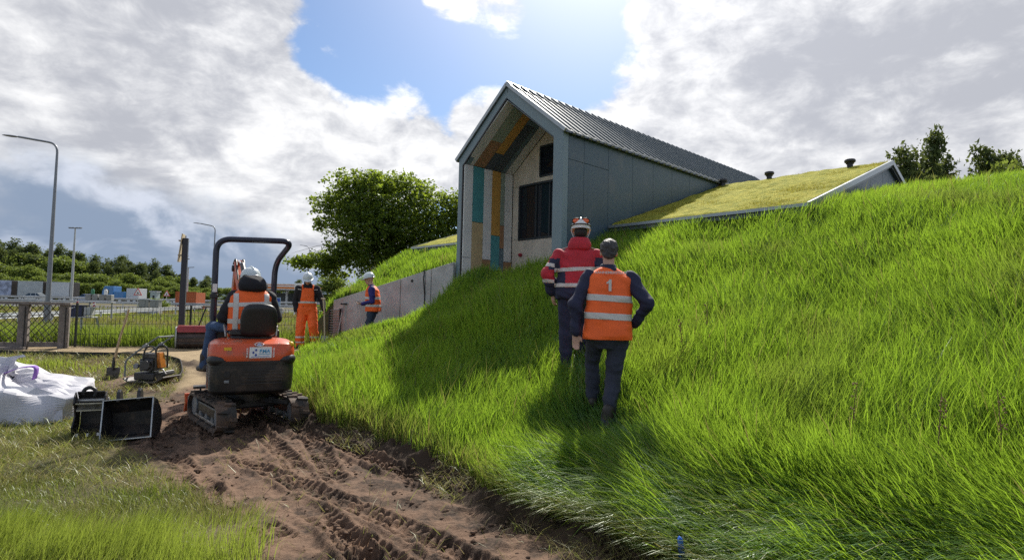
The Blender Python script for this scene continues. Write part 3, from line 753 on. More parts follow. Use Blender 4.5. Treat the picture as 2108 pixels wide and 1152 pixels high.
SEDUM = bpy.data.materials.new('sedum_mat')
def _sedum():
    t, b = nodes_of(SEDUM)
    tc = t.nodes.new('ShaderNodeTexCoord'); v = Sk(t, tc.outputs['Object'])
    n1, n2, n3 = noise(t, v, 1.4, 5, .6), noise(t, v, 7, 6, .65), noise(t, v, 45, 5, .7)
    c = mixc(t, (n1 * .5 + n2 * .5).ramp(.38, .62), (.25, .26, .03), (.43, .40, .05))
    c = mixc(t, n3.ramp(.4, .7), c, mixc(t, n2.ramp(.45, .6), (.18, .21, .035), (.46, .40, .09)))
    t.links.new(c.s, b.inputs['Base Color']); b.inputs['Roughness'].default_value = .95; b.inputs['Specular IOR Level'].default_value = .1
    bn = t.nodes.new('ShaderNodeBump'); bn.inputs['Strength'].default_value = .9; bn.inputs['Distance'].default_value = .04
    t.links.new((n2 * .6 + n3 * .6).s, bn.inputs['Height']); t.links.new(bn.outputs[0], b.inputs['Normal'])
_sedum()
G_SEDUM = leaf_mat('sedum_sprigs', (.24, .26, .03), (.44, .42, .05), (.46, .44, .08), .35, dry=(.40, .32, .12))

def build_wing(side, x0, x1, label):
    """low cross wing with a planted roof; x runs outwards from the house wall"""
    w = thing('green_roof_wing', label, 'building', HOUSE, HOUSE_ROT, 'planted roof wings beside the gabled building')
    ye, yr, yf, ze, zr = 1.5, 6.25, 11.0, 3.20, 4.80
    s = side
    slope = (zr - ze) / (yr - ye)
    A = [(s * x0, ye + .12, .4), (s * x0, ye + .12, ze - .06), (s * x0, yr, zr - .12), (s * x0, yf - .12, ze - .06), (s * x0, yf - .12, .4)]
    MB().prism(A, (s * (x1 - x0 - .10), 0, 0)).build('wing_body', BLACK, w)
    js = np.linspace(ye + .12, yf - .12, 12)
    top = lambda y: (zr - abs(y - yr) * slope) - .10
    for a, b in zip(js[:-1], js[1:]):
        a2, b2 = a + .005, b - .005
        poly = [(0, a2, .5), (0, b2, .5), (0, b2, top(b2))] + ([(0, yr, top(yr))] if a2 < yr < b2 else []) + [(0, a2, top(a2))]
        MB().prism([(s * (x1 - .098), p[1], p[2]) for p in poly], (s * .03, 0, 0)).build('wall_panel', SLATE, w)
    roof = None
    for ya, yb in ((ye, yr), (yf, yr)):
        nx, ny = 70, 70
        xs = np.linspace(x0 + .02 if ya == ye else x0 + .02, x1 - .02, nx); vs = []
        for j in range(ny):
            t = j / (ny - 1)
            for x in xs:
                y = ya + (yb - ya) * t; z = ze + (zr - ze) * t + .05 + .022 * float(vnoise(x * 1.0, y, 2.2, 80)) + .016 * float(vnoise(x, y, 6, 81))
                if j in (0,): z -= .05
                vs.append((s * x, y, z))
        fs = [(j * nx + i, j * nx + i + 1, (j + 1) * nx + i + 1, (j + 1) * nx + i) for j in range(ny - 1) for i in range(nx - 1)]
        r = MB().add(vs, fs).build('planted_roof', SEDUM, w, smooth=True)
        if ya == ye: roof = r
        MB().prism([(s * x0, ya, ze - .10), (s * x0, ya, ze), (s * x0, yb, zr), (s * x0, yb, zr - .10)], (s * (x1 - x0), 0, 0)).build('roof_deck', ROOFM, w)
    sg = 1 if ye < yr else -1
    MB().span((s * x0, ye - .03, ze + .00), (s * (x1 + .02), ye - .03, ze + .01), .06, .055).build('eave_gutter', TRIM, w)
    MB().span((s * (x1 + .012), ye - .04, ze - .0), (s * (x1 + .012), yr, zr - .0), .05, .10).build('rake_flashing', TRIM, w)
    MB().span((s * (x1 + .012), yr, zr - .0), (s * (x1 + .012), yf + .04, ze - .0), .05, .10).build('rake_flashing', TRIM, w)
    # sprigs standing out of the planting
    n = 26000 if side > 0 else 5000
    lx = RNG.uniform(x0 + .03, x1 - .04, n) * s; ly = RNG.uniform(ye + .02, yr + .25, n)
    z = ze + (np.minimum(ly, 2 * yr - ly) - ye) * slope + .03
    X = HOUSE.x + lx * HB[0] + ly * HA[0]; Y = HOUSE.y + lx * HB[1] + ly * HA[1]
    a = RNG.uniform(0, 6.28, n); tl = RNG.uniform(.2, 1.1, n)
    o = blades('roof_sprigs', None, None, G_SEDUM, X, Y, z, RNG.uniform(.03, .085, n) * (1 + .5 * vnoise(X, Y, 1.3, 83)), .013 * RNG.uniform(.6, 1.4, n), tl * np.cos(a), tl * np.sin(a), RNG.uniform(0, .8, n),
               np.clip(.5 + .4 * vnoise(X, Y, .9, 82) + RNG.normal(0, .2, n), 0, 1), np.clip(RNG.normal(.3, .25, n), 0, 1), 2)
    o.parent = w; o.matrix_parent_inverse = (Matrix.Translation(HOUSE) @ Matrix.Rotation(HOUSE_ROT, 4, 'Z')).inverted()
    return w
WING_R = build_wing(1, 1.665, 5.62, 'low wing with sunlit planted roof and slate gable right of the gabled building')
WING_L = build_wing(-1, 1.665, 5.85, 'low planted roof wing left of the gabled building, half hidden by the bank')

def wing_pt(lx, ly, dz=0):
    z = 3.20 + (min(ly, 12.5 - ly) - 1.5) * (1.6 / 4.75)
    return (HOUSE.x + lx * HB[0] + ly * HA[0], HOUSE.y + lx * HB[1] + ly * HA[1], z + dz)

def build_vent(loc, label):
    v = thing('roof_vent', label, 'roof vent', loc, HOUSE_ROT, 'small black vents on the planted roof')
    m = mat('vent_black', (.02, .02, .022), .5)
    MB().cyl((0, 0, -.02), (0, 0, .13), .065, .06, 16).build('vent_pipe', m, v, smooth='auto')
    MB().loft([[(r * math.cos(2 * math.pi * k / 18), r * math.sin(2 * math.pi * k / 18), z) for k in range(18)] for r, z in ((.10, .115), (.115, .13), (.115, .165), (.10, .185), (.03, .20))]).build('vent_cap', m, v, smooth='auto')
    MB().cyl((0, 0, .085), (0, 0, .095), .085, .085, 16).build('vent_collar', m, v)
build_vent(wing_pt(1.80, 6.15, .04), 'small black roof vent nearest the gabled building wall')
build_vent(wing_pt(3.02, 6.15, .04), 'middle one of three small black roof vents on the ridge')
build_vent(wing_pt(4.85, 6.10, .04), 'rightmost small black roof vent near the gable peak')

# ---------------------------------------------------------------- concrete retaining wall
CONC = mat('concrete', (.50, .49, .47), .85, var=.14, scale=1.8, bump=.25, bscale=70, dirt=((.36, .35, .33), .35, 1.4))
def build_retaining_wall():
    ang = math.atan2(WD[1], WD[0])
    w = thing('retaining_wall', 'sloping grey concrete retaining wall left of the building', 'wall', (WA[0], WA[1], 0), ang)
    top = lambda l: 2.50 - (2.50 - 1.545) * l / WLEN
    for a, b in ((0.02, .585), (.60, .74), (.755, 1.41), (1.425, WLEN)):
        a2, b2 = a, b
        MB().prism([(a2, -.09, -.3), (b2, -.09, -.3), (b2, -.09, top(b2)), (a2, -.09, top(a2))], (0, .18, 0)).build('concrete_panel', CONC, w, bevel=.008)
    # camera-facing side is +y or -y in this frame; cable and lug on it
    side = 1 if (Matrix.Rotation(ang, 2) @ Vector((0, 1))).y < 0 else -1
    yy = side * .10
    MB().tube([(.77, yy, 2.31), (.79, yy, 2.1), (.745, yy, 1.7), (.755, yy, 1.3), (.75, yy, .9)], .014, 6).build('black_cable', BLACK, w)
    MB().cyl((1.1, yy * .8, 2.05), (1.1, yy * 1.12, 2.05), .03, n=12).build('lifting_socket', BLACK, w)
    # black slatted drainage grille standing at the free end
    g = thing('slatted_grille', 'black slatted grille standing at the left end of the concrete wall', 'grille', (WB[0] + .03, WB[1] - .13, .38), ang)
    gm = mat('black_plastic', (.012, .012, .013), .5)
    for x in (-.02, .30): MB().box((x - .14, .0, .48), (.025, .05, .96)).build('upright', gm, g)
    for k in range(15): MB().box((0.0, 0.0, .05 + k * .062), (.30, .03, .022)).build('slat', mat('grey_slat', (.22, .22, .23), .5), g)
build_retaining_wall()

# ---------------------------------------------------------------- trees
BARK = mat('bark', (.075, .058, .045), .9, var=.3, scale=8, bump=.5, bscale=30)
def crown_mesh(name, clusters, n, size, seed, material, droop=.2, shell=.55, narrow=.62):
    """n leaf-sized faces spread through ellipsoid clusters, thinner towards the rim"""
    r = np.random.default_rng(seed); vol = np.array([c[1][0] * c[1][1] * c[1][2] * (c[2] if len(c) > 2 else 1) for c in clusters]) ** .8
    ci = r.choice(len(clusters), n, p=vol / vol.sum()); cen = np.array([c[0] for c in clusters])[ci]; rad_ = np.array([c[1] for c in clusters])[ci]
    d = r.normal(0, 1, (n, 3)); d /= np.linalg.norm(d, axis=1)[:, None]
    rr = r.uniform(0, 1, n) ** (1 / (3 - shell * 1.2)); rr *= 1 + .16 * np.sin(d[:, 0] * 7 + ci) * np.cos(d[:, 2] * 6 + ci * 2) + r.normal(0, .05, n)
    # twigs: leaves gather into sprays
    p = cen + d * rr[:, None] * rad_; per = 11
    sp = p[r.integers(0, n, max(1, n // per))]; pick = r.integers(0, len(sp), n)
    p = np.where((r.uniform(0, 1, n) < .8)[:, None], sp[pick] + r.normal(0, size * 1.5, (n, 3)) * np.array([1, 1, .55]), p)
    nrm = d * .5 + r.normal(0, .7, (n, 3)); nrm[:, 2] += .5; nrm /= np.linalg.norm(nrm, axis=1)[:, None]
    t = np.cross(nrm, r.normal(0, 1, (n, 3))); t /= np.linalg.norm(t, axis=1)[:, None]; b = np.cross(nrm, t)
    s = size * r.uniform(.6, 1.3, n)[:, None]
    V = np.stack([p - t * s, p + b * s * narrow - nrm * s * droop, p + t * s, p - b * s * narrow - nrm * s * droop], 1)
    me = bpy.data.meshes.new(name); me.vertices.add(4 * n); me.vertices.foreach_set('co', V.astype(np.float32).ravel())
    F = np.arange(4 * n).reshape(n, 4)[:, [0, 1, 2, 3]].ravel()
    me.loops.add(4 * n); me.loops.foreach_set('vertex_index', F.astype(np.int32))
    me.polygons.add(n); me.polygons.foreach_set('loop_start', np.arange(0, 4 * n, 4, dtype=np.int32)); me.update(calc_edges=True)
    tint = np.clip(.45 + .35 * np.sin(ci * 2.4) + r.normal(0, .2, n), 0, 1)
    for nm, v in (('tint', tint), ('leaf', r.uniform(0, .85, n))):
        a = me.attributes.new(nm, 'FLOAT', 'POINT'); a.data.foreach_set('value', np.repeat(v, 4).astype(np.float32))
    me.materials.append(material); return me

def limbs(base, top, r0, targets, seed):
    r = random.Random(seed); mb = MB(); base, top = Vector(base), Vector(top); n = 7; pts, rs = [], []
    for k in range(n + 1):
        t = k / n; pts.append(base.lerp(top, t) + Vector((r.uniform(-1, 1), r.uniform(-1, 1), 0)) * r0 * .5 * (t > 0)); rs.append(r0 * (1 - .75 * t) * (1.35 if k == 0 else 1))
    mb.tube(pts, rs, 10)
    for tg in targets:
        tg = Vector(tg); t = r.uniform(.35, .9); i = int(t * n); st = pts[i]; mid = st.lerp(tg, .5) + Vector((r.uniform(-.1, .1), r.uniform(-.1, .1), .12)) * (tg - st).length
        c = [st, st.lerp(mid, .5), mid, mid.lerp(tg, .5), tg]; q = rs[i] * .5
        mb.tube(c, [q, q * .75, q * .5, q * .3, q * .12], 6)
        for _ in range(3):
            e = tg + Vector((r.uniform(-1, 1), r.uniform(-1, 1), r.uniform(-.5, .6))) * (tg - st).length * .15
            mb.tube([mid.lerp(tg, .3), mid.lerp(e, .6), e], [q * .35, q * .2, q * .06], 5)
    return mb

L_BROAD = leaf_mat('broad_leaves', (.055, .105, .022), (.125, .170, .03), (.30, .40, .035), .5, glossy=.10)
L_LIGHT = leaf_mat('light_leaves', (.085, .130, .032), (.165, .205, .050), (.28, .36, .06), .42, glossy=.04)
L_PINE = leaf_mat('pine_needles', (.050, .078, .034), (.10, .135, .048), (.17, .21, .05), .35, glossy=.04)

def build_near_tree():
    t = thing('broadleaf_tree', 'large broad green tree standing behind the bank left of the building', 'tree', (-5.2, 21.5, 1.2))
    # clusters relative to the root
    C = [((.6, 0, 3.6), (1.8, 1.7, 1.6)), ((-.5, .2, 4.1), (1.4, 1.3, 1.1)), ((1.7, .3, 3.3), (1.6, 1.5, 1.5)), ((0, -.2, 2.7), (1.6, 1.5, 1.1)), ((-.9, -.3, 4.75), (.95, .9, .5)), ((-1.7, 0, 4.0), (.8, .8, .6)), ((-2.0, .2, 3.3), (.5, .5, .35), 2),
         ((-1.0, -.2, 2.15), (.9, .8, .5), 2), ((-1.9, -.1, 1.85), (.85, .7, .36), 3), ((-2.7, 0, 1.80), (.6, .5, .26), 4), ((-1.5, 0, 1.4), (.8, .6, .25), 2), ((.4, 0, 4.85), (1.1, 1.0, .45)), ((2.7, .3, 3.7), (1.0, 1.0, 1.0)), ((3.4, .5, 4.2), (.9, .9, .75)), ((3.8, .5, 3.0), (1.2, 1.1, 1.4)),
         ((2.5, .2, 2.2), (1.4, 1.3, 1.0)), ((.6, -.2, 1.7), (1.4, 1.3, .9)), ((-.6, -.2, 3.4), (1.1, 1.0, .8)), ((1.5, 0, 4.6), (.8, .7, .45), 1.4), ((-.3, 0, 5.1), (.5, .5, .25), 2), ((4.2, .5, 4.6), (.5, .5, .4), 1.5)]
    limbs((.6, .3, -1.2), (.5, 0, 3.9), .24, [c[0] for c in C], 5).build('trunk', BARK, t, smooth=True)
    link('crown', crown_mesh('crown', C, 52000, .062, 5, L_BROAD), L_BROAD, t)
    return t
build_near_tree()

def proto_tree(kind, seed):
    r = random.Random(seed)
    if kind == 'pine':
        H = 10.; C = []
        for k in range(11):
            t = k / 10; z = H * (.50 + .5 * t); w = (2.3 - 1.5 * t) * r.uniform(.7, 1.2); a = r.uniform(0, 6.28); q = w * .45
            C.append(((math.cos(a) * q, math.sin(a) * q, z), (w, w, .75)))
        m, mesh = L_PINE, crown_mesh('crown', C, 5200, .19, seed, L_PINE, narrow=.5)
    else:
        H = 8.; C = []
        for k in range(16):
            a = r.uniform(0, 6.28); z = H * r.uniform(.10, .88); q = 2.1 * math.sin(min(1, (1 - abs(z / H - .5) * 1.3)) * 1.57) * r.uniform(.3, 1)
            C.append(((math.cos(a) * q, math.sin(a) * q, z), (1.4 * r.uniform(.7, 1.2), 1.4 * r.uniform(.7, 1.2), 1.1 * r.uniform(.7, 1.2))))
        m, mesh = L_LIGHT, crown_mesh('crown', C, 6000, .18, seed, L_LIGHT)
    tr = limbs((0, 0, 0), (0, 0, H * .8), .17, [c[0] for c in C[:7]], seed).mesh('trunk')
    return tr, mesh, m
PROTO = {k: [proto_tree(k, 50 + i + 10 * (k == 'pine')) for i in range(4)] for k in ('pine', 'leafy')}

def far_tree(name, label, kind, loc, scale, i, group, rz):
    t = thing(name, label, 'tree', loc, rz, group); t.scale = (scale[0], scale[0], scale[1])
    tr, cr, m = PROTO[kind][i % 4]
    link('trunk', tr, BARK, t); link('crown', cr, m, t)
    return t

def build_woods():
    r = random.Random(21); i = 0
    def skyline(px):   # height of the wood's edge above the eye line, metres at 150 m
        return np.interp(px, [0, 60, 150, 250, 330, 400, 470, 560, 620], [13.5, 13.0, 11.2, 10.5, 8.6, 5.8, 5.2, 4.5, 4.0])
    # dark pines on the rise behind, light leafed trees in front of them
    for row, (Y, step, kind) in enumerate(((182, 24, 'pine'), (166, 25, 'mix'), (150, 23, 'leafy'), (141, 30, 'low'))):
        px = -30 + row * 9
        while px < 440:
            k = 'pine' if kind == 'pine' or (kind == 'mix' and r.random() < .6) else 'leafy'
            h = skyline(max(px, 0)) * {0: 1.0, 1: .84, 2: .60, 3: .42}[row] * r.uniform(.86, 1.10) * (Y / 150) + 1.4
            x = (px - 1054) / 1180 * Y
            hh = 10. if k == 'pine' else 8.
            far_tree('pine_tree' if k == 'pine' else 'leafy_tree', 'dark pine in the far wood on the rise beyond the motorway' if k == 'pine' else 'light green leafy tree at the edge of the far wood beyond the motorway',
                     k, (x, Y, height(x, Y) - .3), (max(h / hh * 1.15, .75), h / hh), i, 'trees of the far wood beyond the motorway', r.uniform(0, 6.28)); i += 1
            px += step * r.uniform(.8, 1.2)
    for px in range(425, 640, 24):
        Y = 255 + r.uniform(-15, 15); x = (px - 1054) / 1180 * Y; h = r.uniform(7.5, 10.5); far_tree('leafy_tree', 'small distant tree on the horizon behind the filling station', 'leafy' if r.random() < .7 else 'pine', (x, Y, .2), (1.5, h / 8), i, 'distant trees on the horizon', r.uniform(0, 6)); i += 1
    # trees beside the filling station, left of the big tree
    for (x, Y, h, lab) in ((-16.2, 52, 3.9, 'rounded green tree beyond the orange bib worker'), (-13.4, 47, 3.0, 'small yellow green tree behind the bank')):
        far_tree('leafy_tree', lab, 'leafy', (x, Y, height(x, Y)), (h / 8 * 1.25, h / 8), i, None, i); i += 1
    # pines over the right-hand crest
    for (px, Y, top, kind, w, lab) in ((1937, 25.8, 285, 'pine', .42, 'tallest narrow pine over the right hand crest'), (1878, 24.5, 322, 'pine', .5, 'bushy dark pine beside the slate gable'), (1905, 26.3, 330, 'pine', .5, 'low dark pine below the tallest pine'),
                            (2045, 26.2, 315, 'pine', .45, 'thin pine right of the tallest pine'), (2000, 25.2, 345, 'leafy', .42, 'light green shrub between the pines on the crest'), (1972, 27.0, 335, 'pine', .45, 'small dark pine just right of the tallest pine'), (2070, 24.4, 335, 'leafy', .45, 'green leafy shrub right of the thin pine'), (2104, 25.6, 322, 'pine', .5, 'pine cut off by the right edge of the view')):
        x = (px - 1070) / 1180 * Y; h = 1.45 + (655 - top) / 1180 * Y
        z0 = 1.6
        far_tree('pine_tree' if kind == 'pine' else 'leafy_tree', lab, kind, (x, Y, z0), (w, (h - z0) / (10 if kind == 'pine' else 8)), i, None, i); i += 1
build_woods()
# ---------------------------------------------------------------- mini excavator
ORANGE = mat('machine_orange', (.60, .085, .022), .35, var=.08, scale=4, dirt=((.27, .13, .08), .38, 5), coat=.15)
DARK = mat('machine_black', (.016, .016, .018), .45, var=.2, scale=8, bump=.05, dirt=((.075, .055, .043), .35, 5))
RUBBER = mat('rubber', (.030, .028, .026), .8, var=.35, scale=9, bump=.4, bscale=50, dirt=((.13, .085, .06), .55, 6))
STEEL = mat('worn_steel', (.30, .29, .28), .42, metal=.6, var=.25, scale=10, dirt=((.14, .09, .06), .35, 7))
GREYM = mat('grey_casting', (.17, .18, .19), .5, var=.15)
CHROME = mat('chrome', (.75, .76, .78), .12, metal=1.0, var=.03)
VINYL = mat('black_vinyl', (.012, .012, .014), .42, var=.2, bump=.12, bscale=160)
WHITE = mat('white_paint', (.78, .78, .77), .45, var=.04)
YELLOW = mat('yellow_sticker', (.75, .42, .02), .5, var=.05)
BLUE = mat('sign_blue', (.03, .075, .36), .5, var=.05); CYAN = mat('sign_light_blue', (.10, .33, .55), .5, var=.05)
EXC = (-3.17, 7.0); EXC_ROT = rad(41.5); UP_ROT = rad(-13)

def rrect(hx, hy, r, z, n=5, cy=0.0, cx=0.0):
    out = []
    for qx, qy, a0 in ((1, 1, 0), (-1, 1, 90), (-1, -1, 180), (1, -1, 270)):
        for k in range(n + 1):
            a = rad(a0 + 90 * k / n); out.append(Vector((cx + qx * (hx - r) + r * math.cos(a), cy + qy * (hy - r) + r * math.sin(a), z)))
    return out

def build_excavator():
    z0 = .015
    e = thing('mini_excavator', 'orange and black mini excavator with roll bar standing on the mud', 'excavator', (EXC[0], EXC[1], z0), EXC_ROT)
    # crawler tracks
    for sx in (-1, 1):
        xc = sx * .40; w = .20; L, rr = .50, .158
        path = []
        for k in range(13): a = rad(-90 + 180 * k / 12); path.append(Vector((0, L + rr * math.cos(a), .165 + rr * math.sin(a))))
        for k in range(13): a = rad(90 + 180 * k / 12); path.append(Vector((0, -L + rr * math.cos(a), .165 + rr * math.sin(a))))
        mb = MB(); n = len(path); vs, fs = [], []
        cen = Vector((0, 0, .165))
        for p in path:
            c2 = Vector((0, max(-L, min(L, p.y)), .165)); d = (p - c2).normalized()
            for x, o in ((-w / 2, 0), (w / 2, 0), (w / 2, -.028), (-w / 2, -.028)): vs.append(Vector((xc + x, 0, 0)) + p + d * o)
        for i in range(n):
            j = (i + 1) % n
            for k in range(4): fs.append((4 * i + k, 4 * i + (k + 1) % 4, 4 * j + (k + 1) % 4, 4 * j + k))
        tr = mb.add(vs, fs).build('crawler_track', RUBBER, e, smooth='auto')
        # tread lugs: staggered bars along the belt
        per = 2 * 2 * L + 2 * math.pi * rr; m = 36
        for k in range(m):
            s = per * k / m
            def pt(s):
                s %= per
                if s < 2 * L: return Vector((0, -L + s, .165 - rr)), Vector((0, 0, -1)), Vector((0, 1, 0))
                s -= 2 * L
                if s < math.pi * rr: a = -math.pi / 2 + s / rr; return Vector((0, L + rr * math.cos(a), .165 + rr * math.sin(a))), Vector((0, math.cos(a), math.sin(a))), Vector((0, -math.sin(a), math.cos(a)))
                s -= math.pi * rr
                if s < 2 * L: return Vector((0, L - s, .165 + rr)), Vector((0, 0, 1)), Vector((0, -1, 0))
                s -= 2 * L; a = math.pi / 2 + s / rr; return Vector((0, -L + rr * math.cos(a), .165 + rr * math.sin(a))), Vector((0, math.cos(a), math.sin(a))), Vector((0, -math.sin(a), math.cos(a)))
            p, d, t = pt(s); ox = .045 if k % 2 else -.045
            c = p + d * .010 + Vector((xc + ox, 0, 0)); X = Vector((1, 0, 0))
            vs = [c + X * (i * .055) + t * (j * .020 + (i * .010)) + d * q for q in (-.012, .013) for i, j in ((-1, -1), (1, -1), (1, 1), (-1, 1))]
            MB().add(vs, [(3, 2, 1, 0), (4, 5, 6, 7), (0, 1, 5, 4), (1, 2, 6, 5), (2, 3, 7, 6), (3, 0, 4, 7)]).build('tread_lug', RUBBER, tr)
        MB().box((xc, 0, .175), (.09, .92, .13)).build('track_frame', DARK, e, bevel=.02)
        MB().box((xc + sx * .055, 0, .075), (.03, .80, .03)).build('track_guard', STEEL, e, bevel=.005)
        for y in (-L, L):
            MB().cyl((xc - .06, y, .165), (xc + .06, y, .165), .12, n=20).build('sprocket' if y < 0 else 'idler_wheel', GREYM, e, smooth='auto', bevel=.01)
        for y in (-.26, 0, .26): MB().cyl((xc - .05, y, .085), (xc + .05, y, .085), .052, n=14).build('track_roller', GREYM, e, smooth='auto')
    MB().box((0, .05, .24), (.66, .40, .12)).build('undercarriage', DARK, e, bevel=.02)
    for sx in (-1, 1): MB().span((sx * .1, -.18, .28), (sx * .34, -.42, .26), .05, .05).build('extension_arm', DARK, e)
    MB().cyl((0, 0, .28), (0, 0, .40), .24, n=28).build('slew_ring', DARK, e, smooth='auto')
    # dozer blade at the front
    MB().prism([(-.5, .80, .05), (-.5, .84, .05), (-.5, .80, .16), (-.5, .84, .27), (-.5, .80, .27), (-.5, .76, .16)], (1.0, 0, 0)).build('dozer_blade', ORANGE, e)
    for sx in (-1, 1): MB().span((sx * .2, .25, .22), (sx * .2, .80, .15), .05, .06).build('blade_arm', ORANGE, e)
    # slewing upper body
    R = Matrix.Rotation(UP_ROT, 4, 'Z')
    def U(mb, name, m, par=e, **kw):
        mb.v = [tuple(R @ Vector(v)) for v in mb.v]; return mb.build(name, m, par, **kw)
    def body(hx, hyb, hyf, z, r=.16): return rrect(hx, (hyb + hyf) / 2, r, z, 6, (hyf - hyb) / 2)
    U(MB().box((0, .12, .425), (.80, .86, .05)), 'floor_plate', DARK, bevel=.01)
    cw = U(MB().loft([body(.40, .54, -.05, .40), body(.435, .60, -.05, .44), body(.445, .625, -.05, .60), body(.445, .625, -.05, .775)]), 'counterweight', DARK, bevel=.012, smooth='auto')
    for k in range(5): U(MB().box((.10, -.626, .53 + k * .036), (.42, .012, .010)), 'louvre', DARK, cw)
    U(MB().cyl((-.26, -.60, .64), (-.26, -.635, .64), .035, n=14), 'exhaust_port', BLACK, cw)
    U(MB().box((-.26, -.628, .56), (.05, .015, .03)), 'latch', GREYM, cw, bevel=.004)
    bon = U(MB().loft([body(.445, .625, -.02, .757), body(.452, .635, -.02, .80), body(.448, .63, -.02, .90), body(.435, .60, -.02, .965), body(.39, .53, -.02, 1.0), body(.33, .46, -.02, 1.01)]), 'bonnet', ORANGE, bevel=.004, smooth='auto')
    # black corner guards rising into the bonnet
    for sx in (-1, 1):
        U(MB().loft([body(.455, .638, -.06, .745, .17), body(.457, .640, -.06, .78, .17)]), 'guard_lip', DARK, cw) if sx > 0 else None
        U(MB().ball((sx * .33, -.50, .79), (.135, .145, .085), 16, 10), 'corner_guard', DARK, cw, smooth=True)
    # rear plate and its lettering
    yb = -.642; tilt = rad(4)
    def plate(x0, x1, z0_, z1, m, name, par, dy=0.0):
        return U(MB().box(((x0 + x1) / 2, yb + dy, (z0_ + z1) / 2), (x1 - x0, .006, z1 - z0_)), name, m, par)
    pl = plate(-.045, .185, .815, .935, WHITE, 'hire_sign', bon)
    for cx, cz in ((-.005, .875), (.022, .902), (.022, .850)):
        U(MB().prism([(cx - .014, yb - .0035, cz), (cx, yb - .0035, cz - .016), (cx + .014, yb - .0035, cz), (cx, yb - .0035, cz + .016)], (0, -.002, 0)), 'diamond', BLUE, pl)
    def letters(txt, size, x, z, m, par, rotz=0.0, bold=0.0, y=yb - .004, name='lettering'):
        me = text_mesh(txt, size, .0012, bold); M = R @ Matrix.Translation((x, y, z)) @ Matrix.Rotation(rad(90), 4, 'X') @ Matrix.Rotation(rotz, 4, 'Z')
        me.transform(M); return link(name, me, m, par)
    letters('BMA', .055, .113, .888, CYAN, pl, bold=.002)
    U(MB().box((.113, yb - .0035, .858), (.12, .002, .007)), 'print_line', CYAN, pl)
    U(MB().box((.07, yb - .0035, .830), (.19, .002, .006)), 'print_line', BLUE, pl)
    letters('TE HUUR', .026, -.066, .873, WHITE, bon, rad(90), .0008)
    letters('TE HUUR', .026, .205, .873, WHITE, bon, rad(-90), .0008)
    U(MB().tube([(.055 + .045 * math.cos(2 * math.pi * k / 20), -.600 - .012 * (1 - math.sin(2 * math.pi * k / 20)) , .962 + .020 * math.sin(2 * math.pi * k / 20)) for k in range(20)], .004, 6, closed=True), 'emblem_ring', CHROME, bon)
    U(MB().prism([(.02, -.625, .952), (.09, -.625, .952), (.065, -.612, .976), (.045, -.612, .976)], (0, -.004, 0)), 'emblem_bar', CHROME, bon)
    plate(-.30, -.225, .90, .935, YELLOW, 'warning_sticker', bon, .012)
    U(MB().box((-.452, -.30, .86), (.006, .09, .09)), 'side_sticker', WHITE, bon)
    U(MB().ball((.40, -.52, .955), (.035, .04, .035), 10, 8), 'work_lamp', YELLOW, bon, smooth=True)
    # left flank: orange skirt, grey tank side, step
    U(MB().prism([(-.445, -.02, .42), (-.445, .36, .42), (-.445, .36, .62), (-.445, .14, .70), (-.445, -.02, .95)], (.07, 0, 0)), 'side_skirt', ORANGE, bevel=.012)
    U(MB().prism([(.445, -.02, .42), (.445, .42, .42), (.445, .42, .66), (.445, .14, .74), (.445, -.02, .95)], (-.07, 0, 0)), 'side_skirt', ORANGE, bevel=.012)
    U(MB().prism([(-.447, -.33, .44), (-.447, -.10, .44), (-.447, -.12, .70), (-.447, -.24, .78), (-.447, -.30, .72)], (-.006, 0, 0)), 'side_vent_cover', GREYM)
    U(MB().box((-.50, .28, .40), (.16, .16, .025)), 'foot_step', DARK)
    U(MB().box((-.50, .28, .34), (.02, .14, .10)), 'step_bracket', DARK)
    # seat
    U(MB().box((0, -.10, 1.02), (.44, .40, .05)), 'seat_base', DARK, bevel=.02)
    U(MB().loft([rrect(.22, .21, .07, 1.035, 5, -.08), rrect(.245, .235, .08, 1.06, 5, -.08), rrect(.245, .235, .08, 1.09, 5, -.08), rrect(.21, .20, .07, 1.115, 5, -.08)]), 'seat', VINYL, smooth='auto')
    rings = []
    for z, hw, y in ((1.03, .20, -.30), (1.08, .235, -.315), (1.20, .245, -.335), (1.32, .235, -.355), (1.385, .20, -.365), (1.412, .14, -.37), (1.42, .05, -.372)):
        d = .055 if z < 1.40 else .03
        rings.append([Vector((x * .88 + .065, y + dy, z)) for x, dy in ((-hw, -.2 * d), (-hw * .8, -d), (0, -d * 1.35), (hw * .8, -d), (hw, -.2 * d), (hw * .85, d), (0, d * .7), (-hw * .85, d))])
    sb = U(MB().loft(rings), 'seat_back', VINYL, smooth=True); sb.modifiers.new('sub', 'SUBSURF').levels = 2; sb.modifiers['sub'].render_levels = 2
    for sx in (-1, 1): U(MB().tube(bent([((sx * .27, -.20, 1.03), 0), ((sx * .29, -.10, 1.16), .04), ((sx * .28, .06, 1.17), 0)]), .012, 8), 'seat_rail', STEEL)
    # consoles and levers
    for sx in (-1, 1):
        U(MB().box((sx * .30, .30, .78), (.12, .16, .62)), 'console', DARK, bevel=.02)
        U(MB().tube([(sx * .27, .28, 1.08), (sx * .25, .25, 1.20)], .009, 6), 'control_lever', STEEL)
        U(MB().ball((sx * .25, .25, 1.22), (.022, .022, .035), 10, 8), 'lever_knob', DARK, smooth=True)
    # roll bar: left leg straight, right leg cranked out at the top
    pts = bent([((-.40, .30, .44), 0), ((-.40, .28, 1.0), .2), ((-.405, .26, 2.205), .17), ((.45, .03, 2.215), .15), ((.29, .38, 1.95), .16), ((.27, .40, .44), 0)], 8)
    rb = U(MB().tube(pts, .036, 14), 'roll_bar', mat('roll_bar_paint', (.020, .022, .045), .30, var=.1), smooth='auto')
    U(MB().box((-.40, .245, 1.60), (.05, .03, .10)), 'bar_label', WHITE, rb)
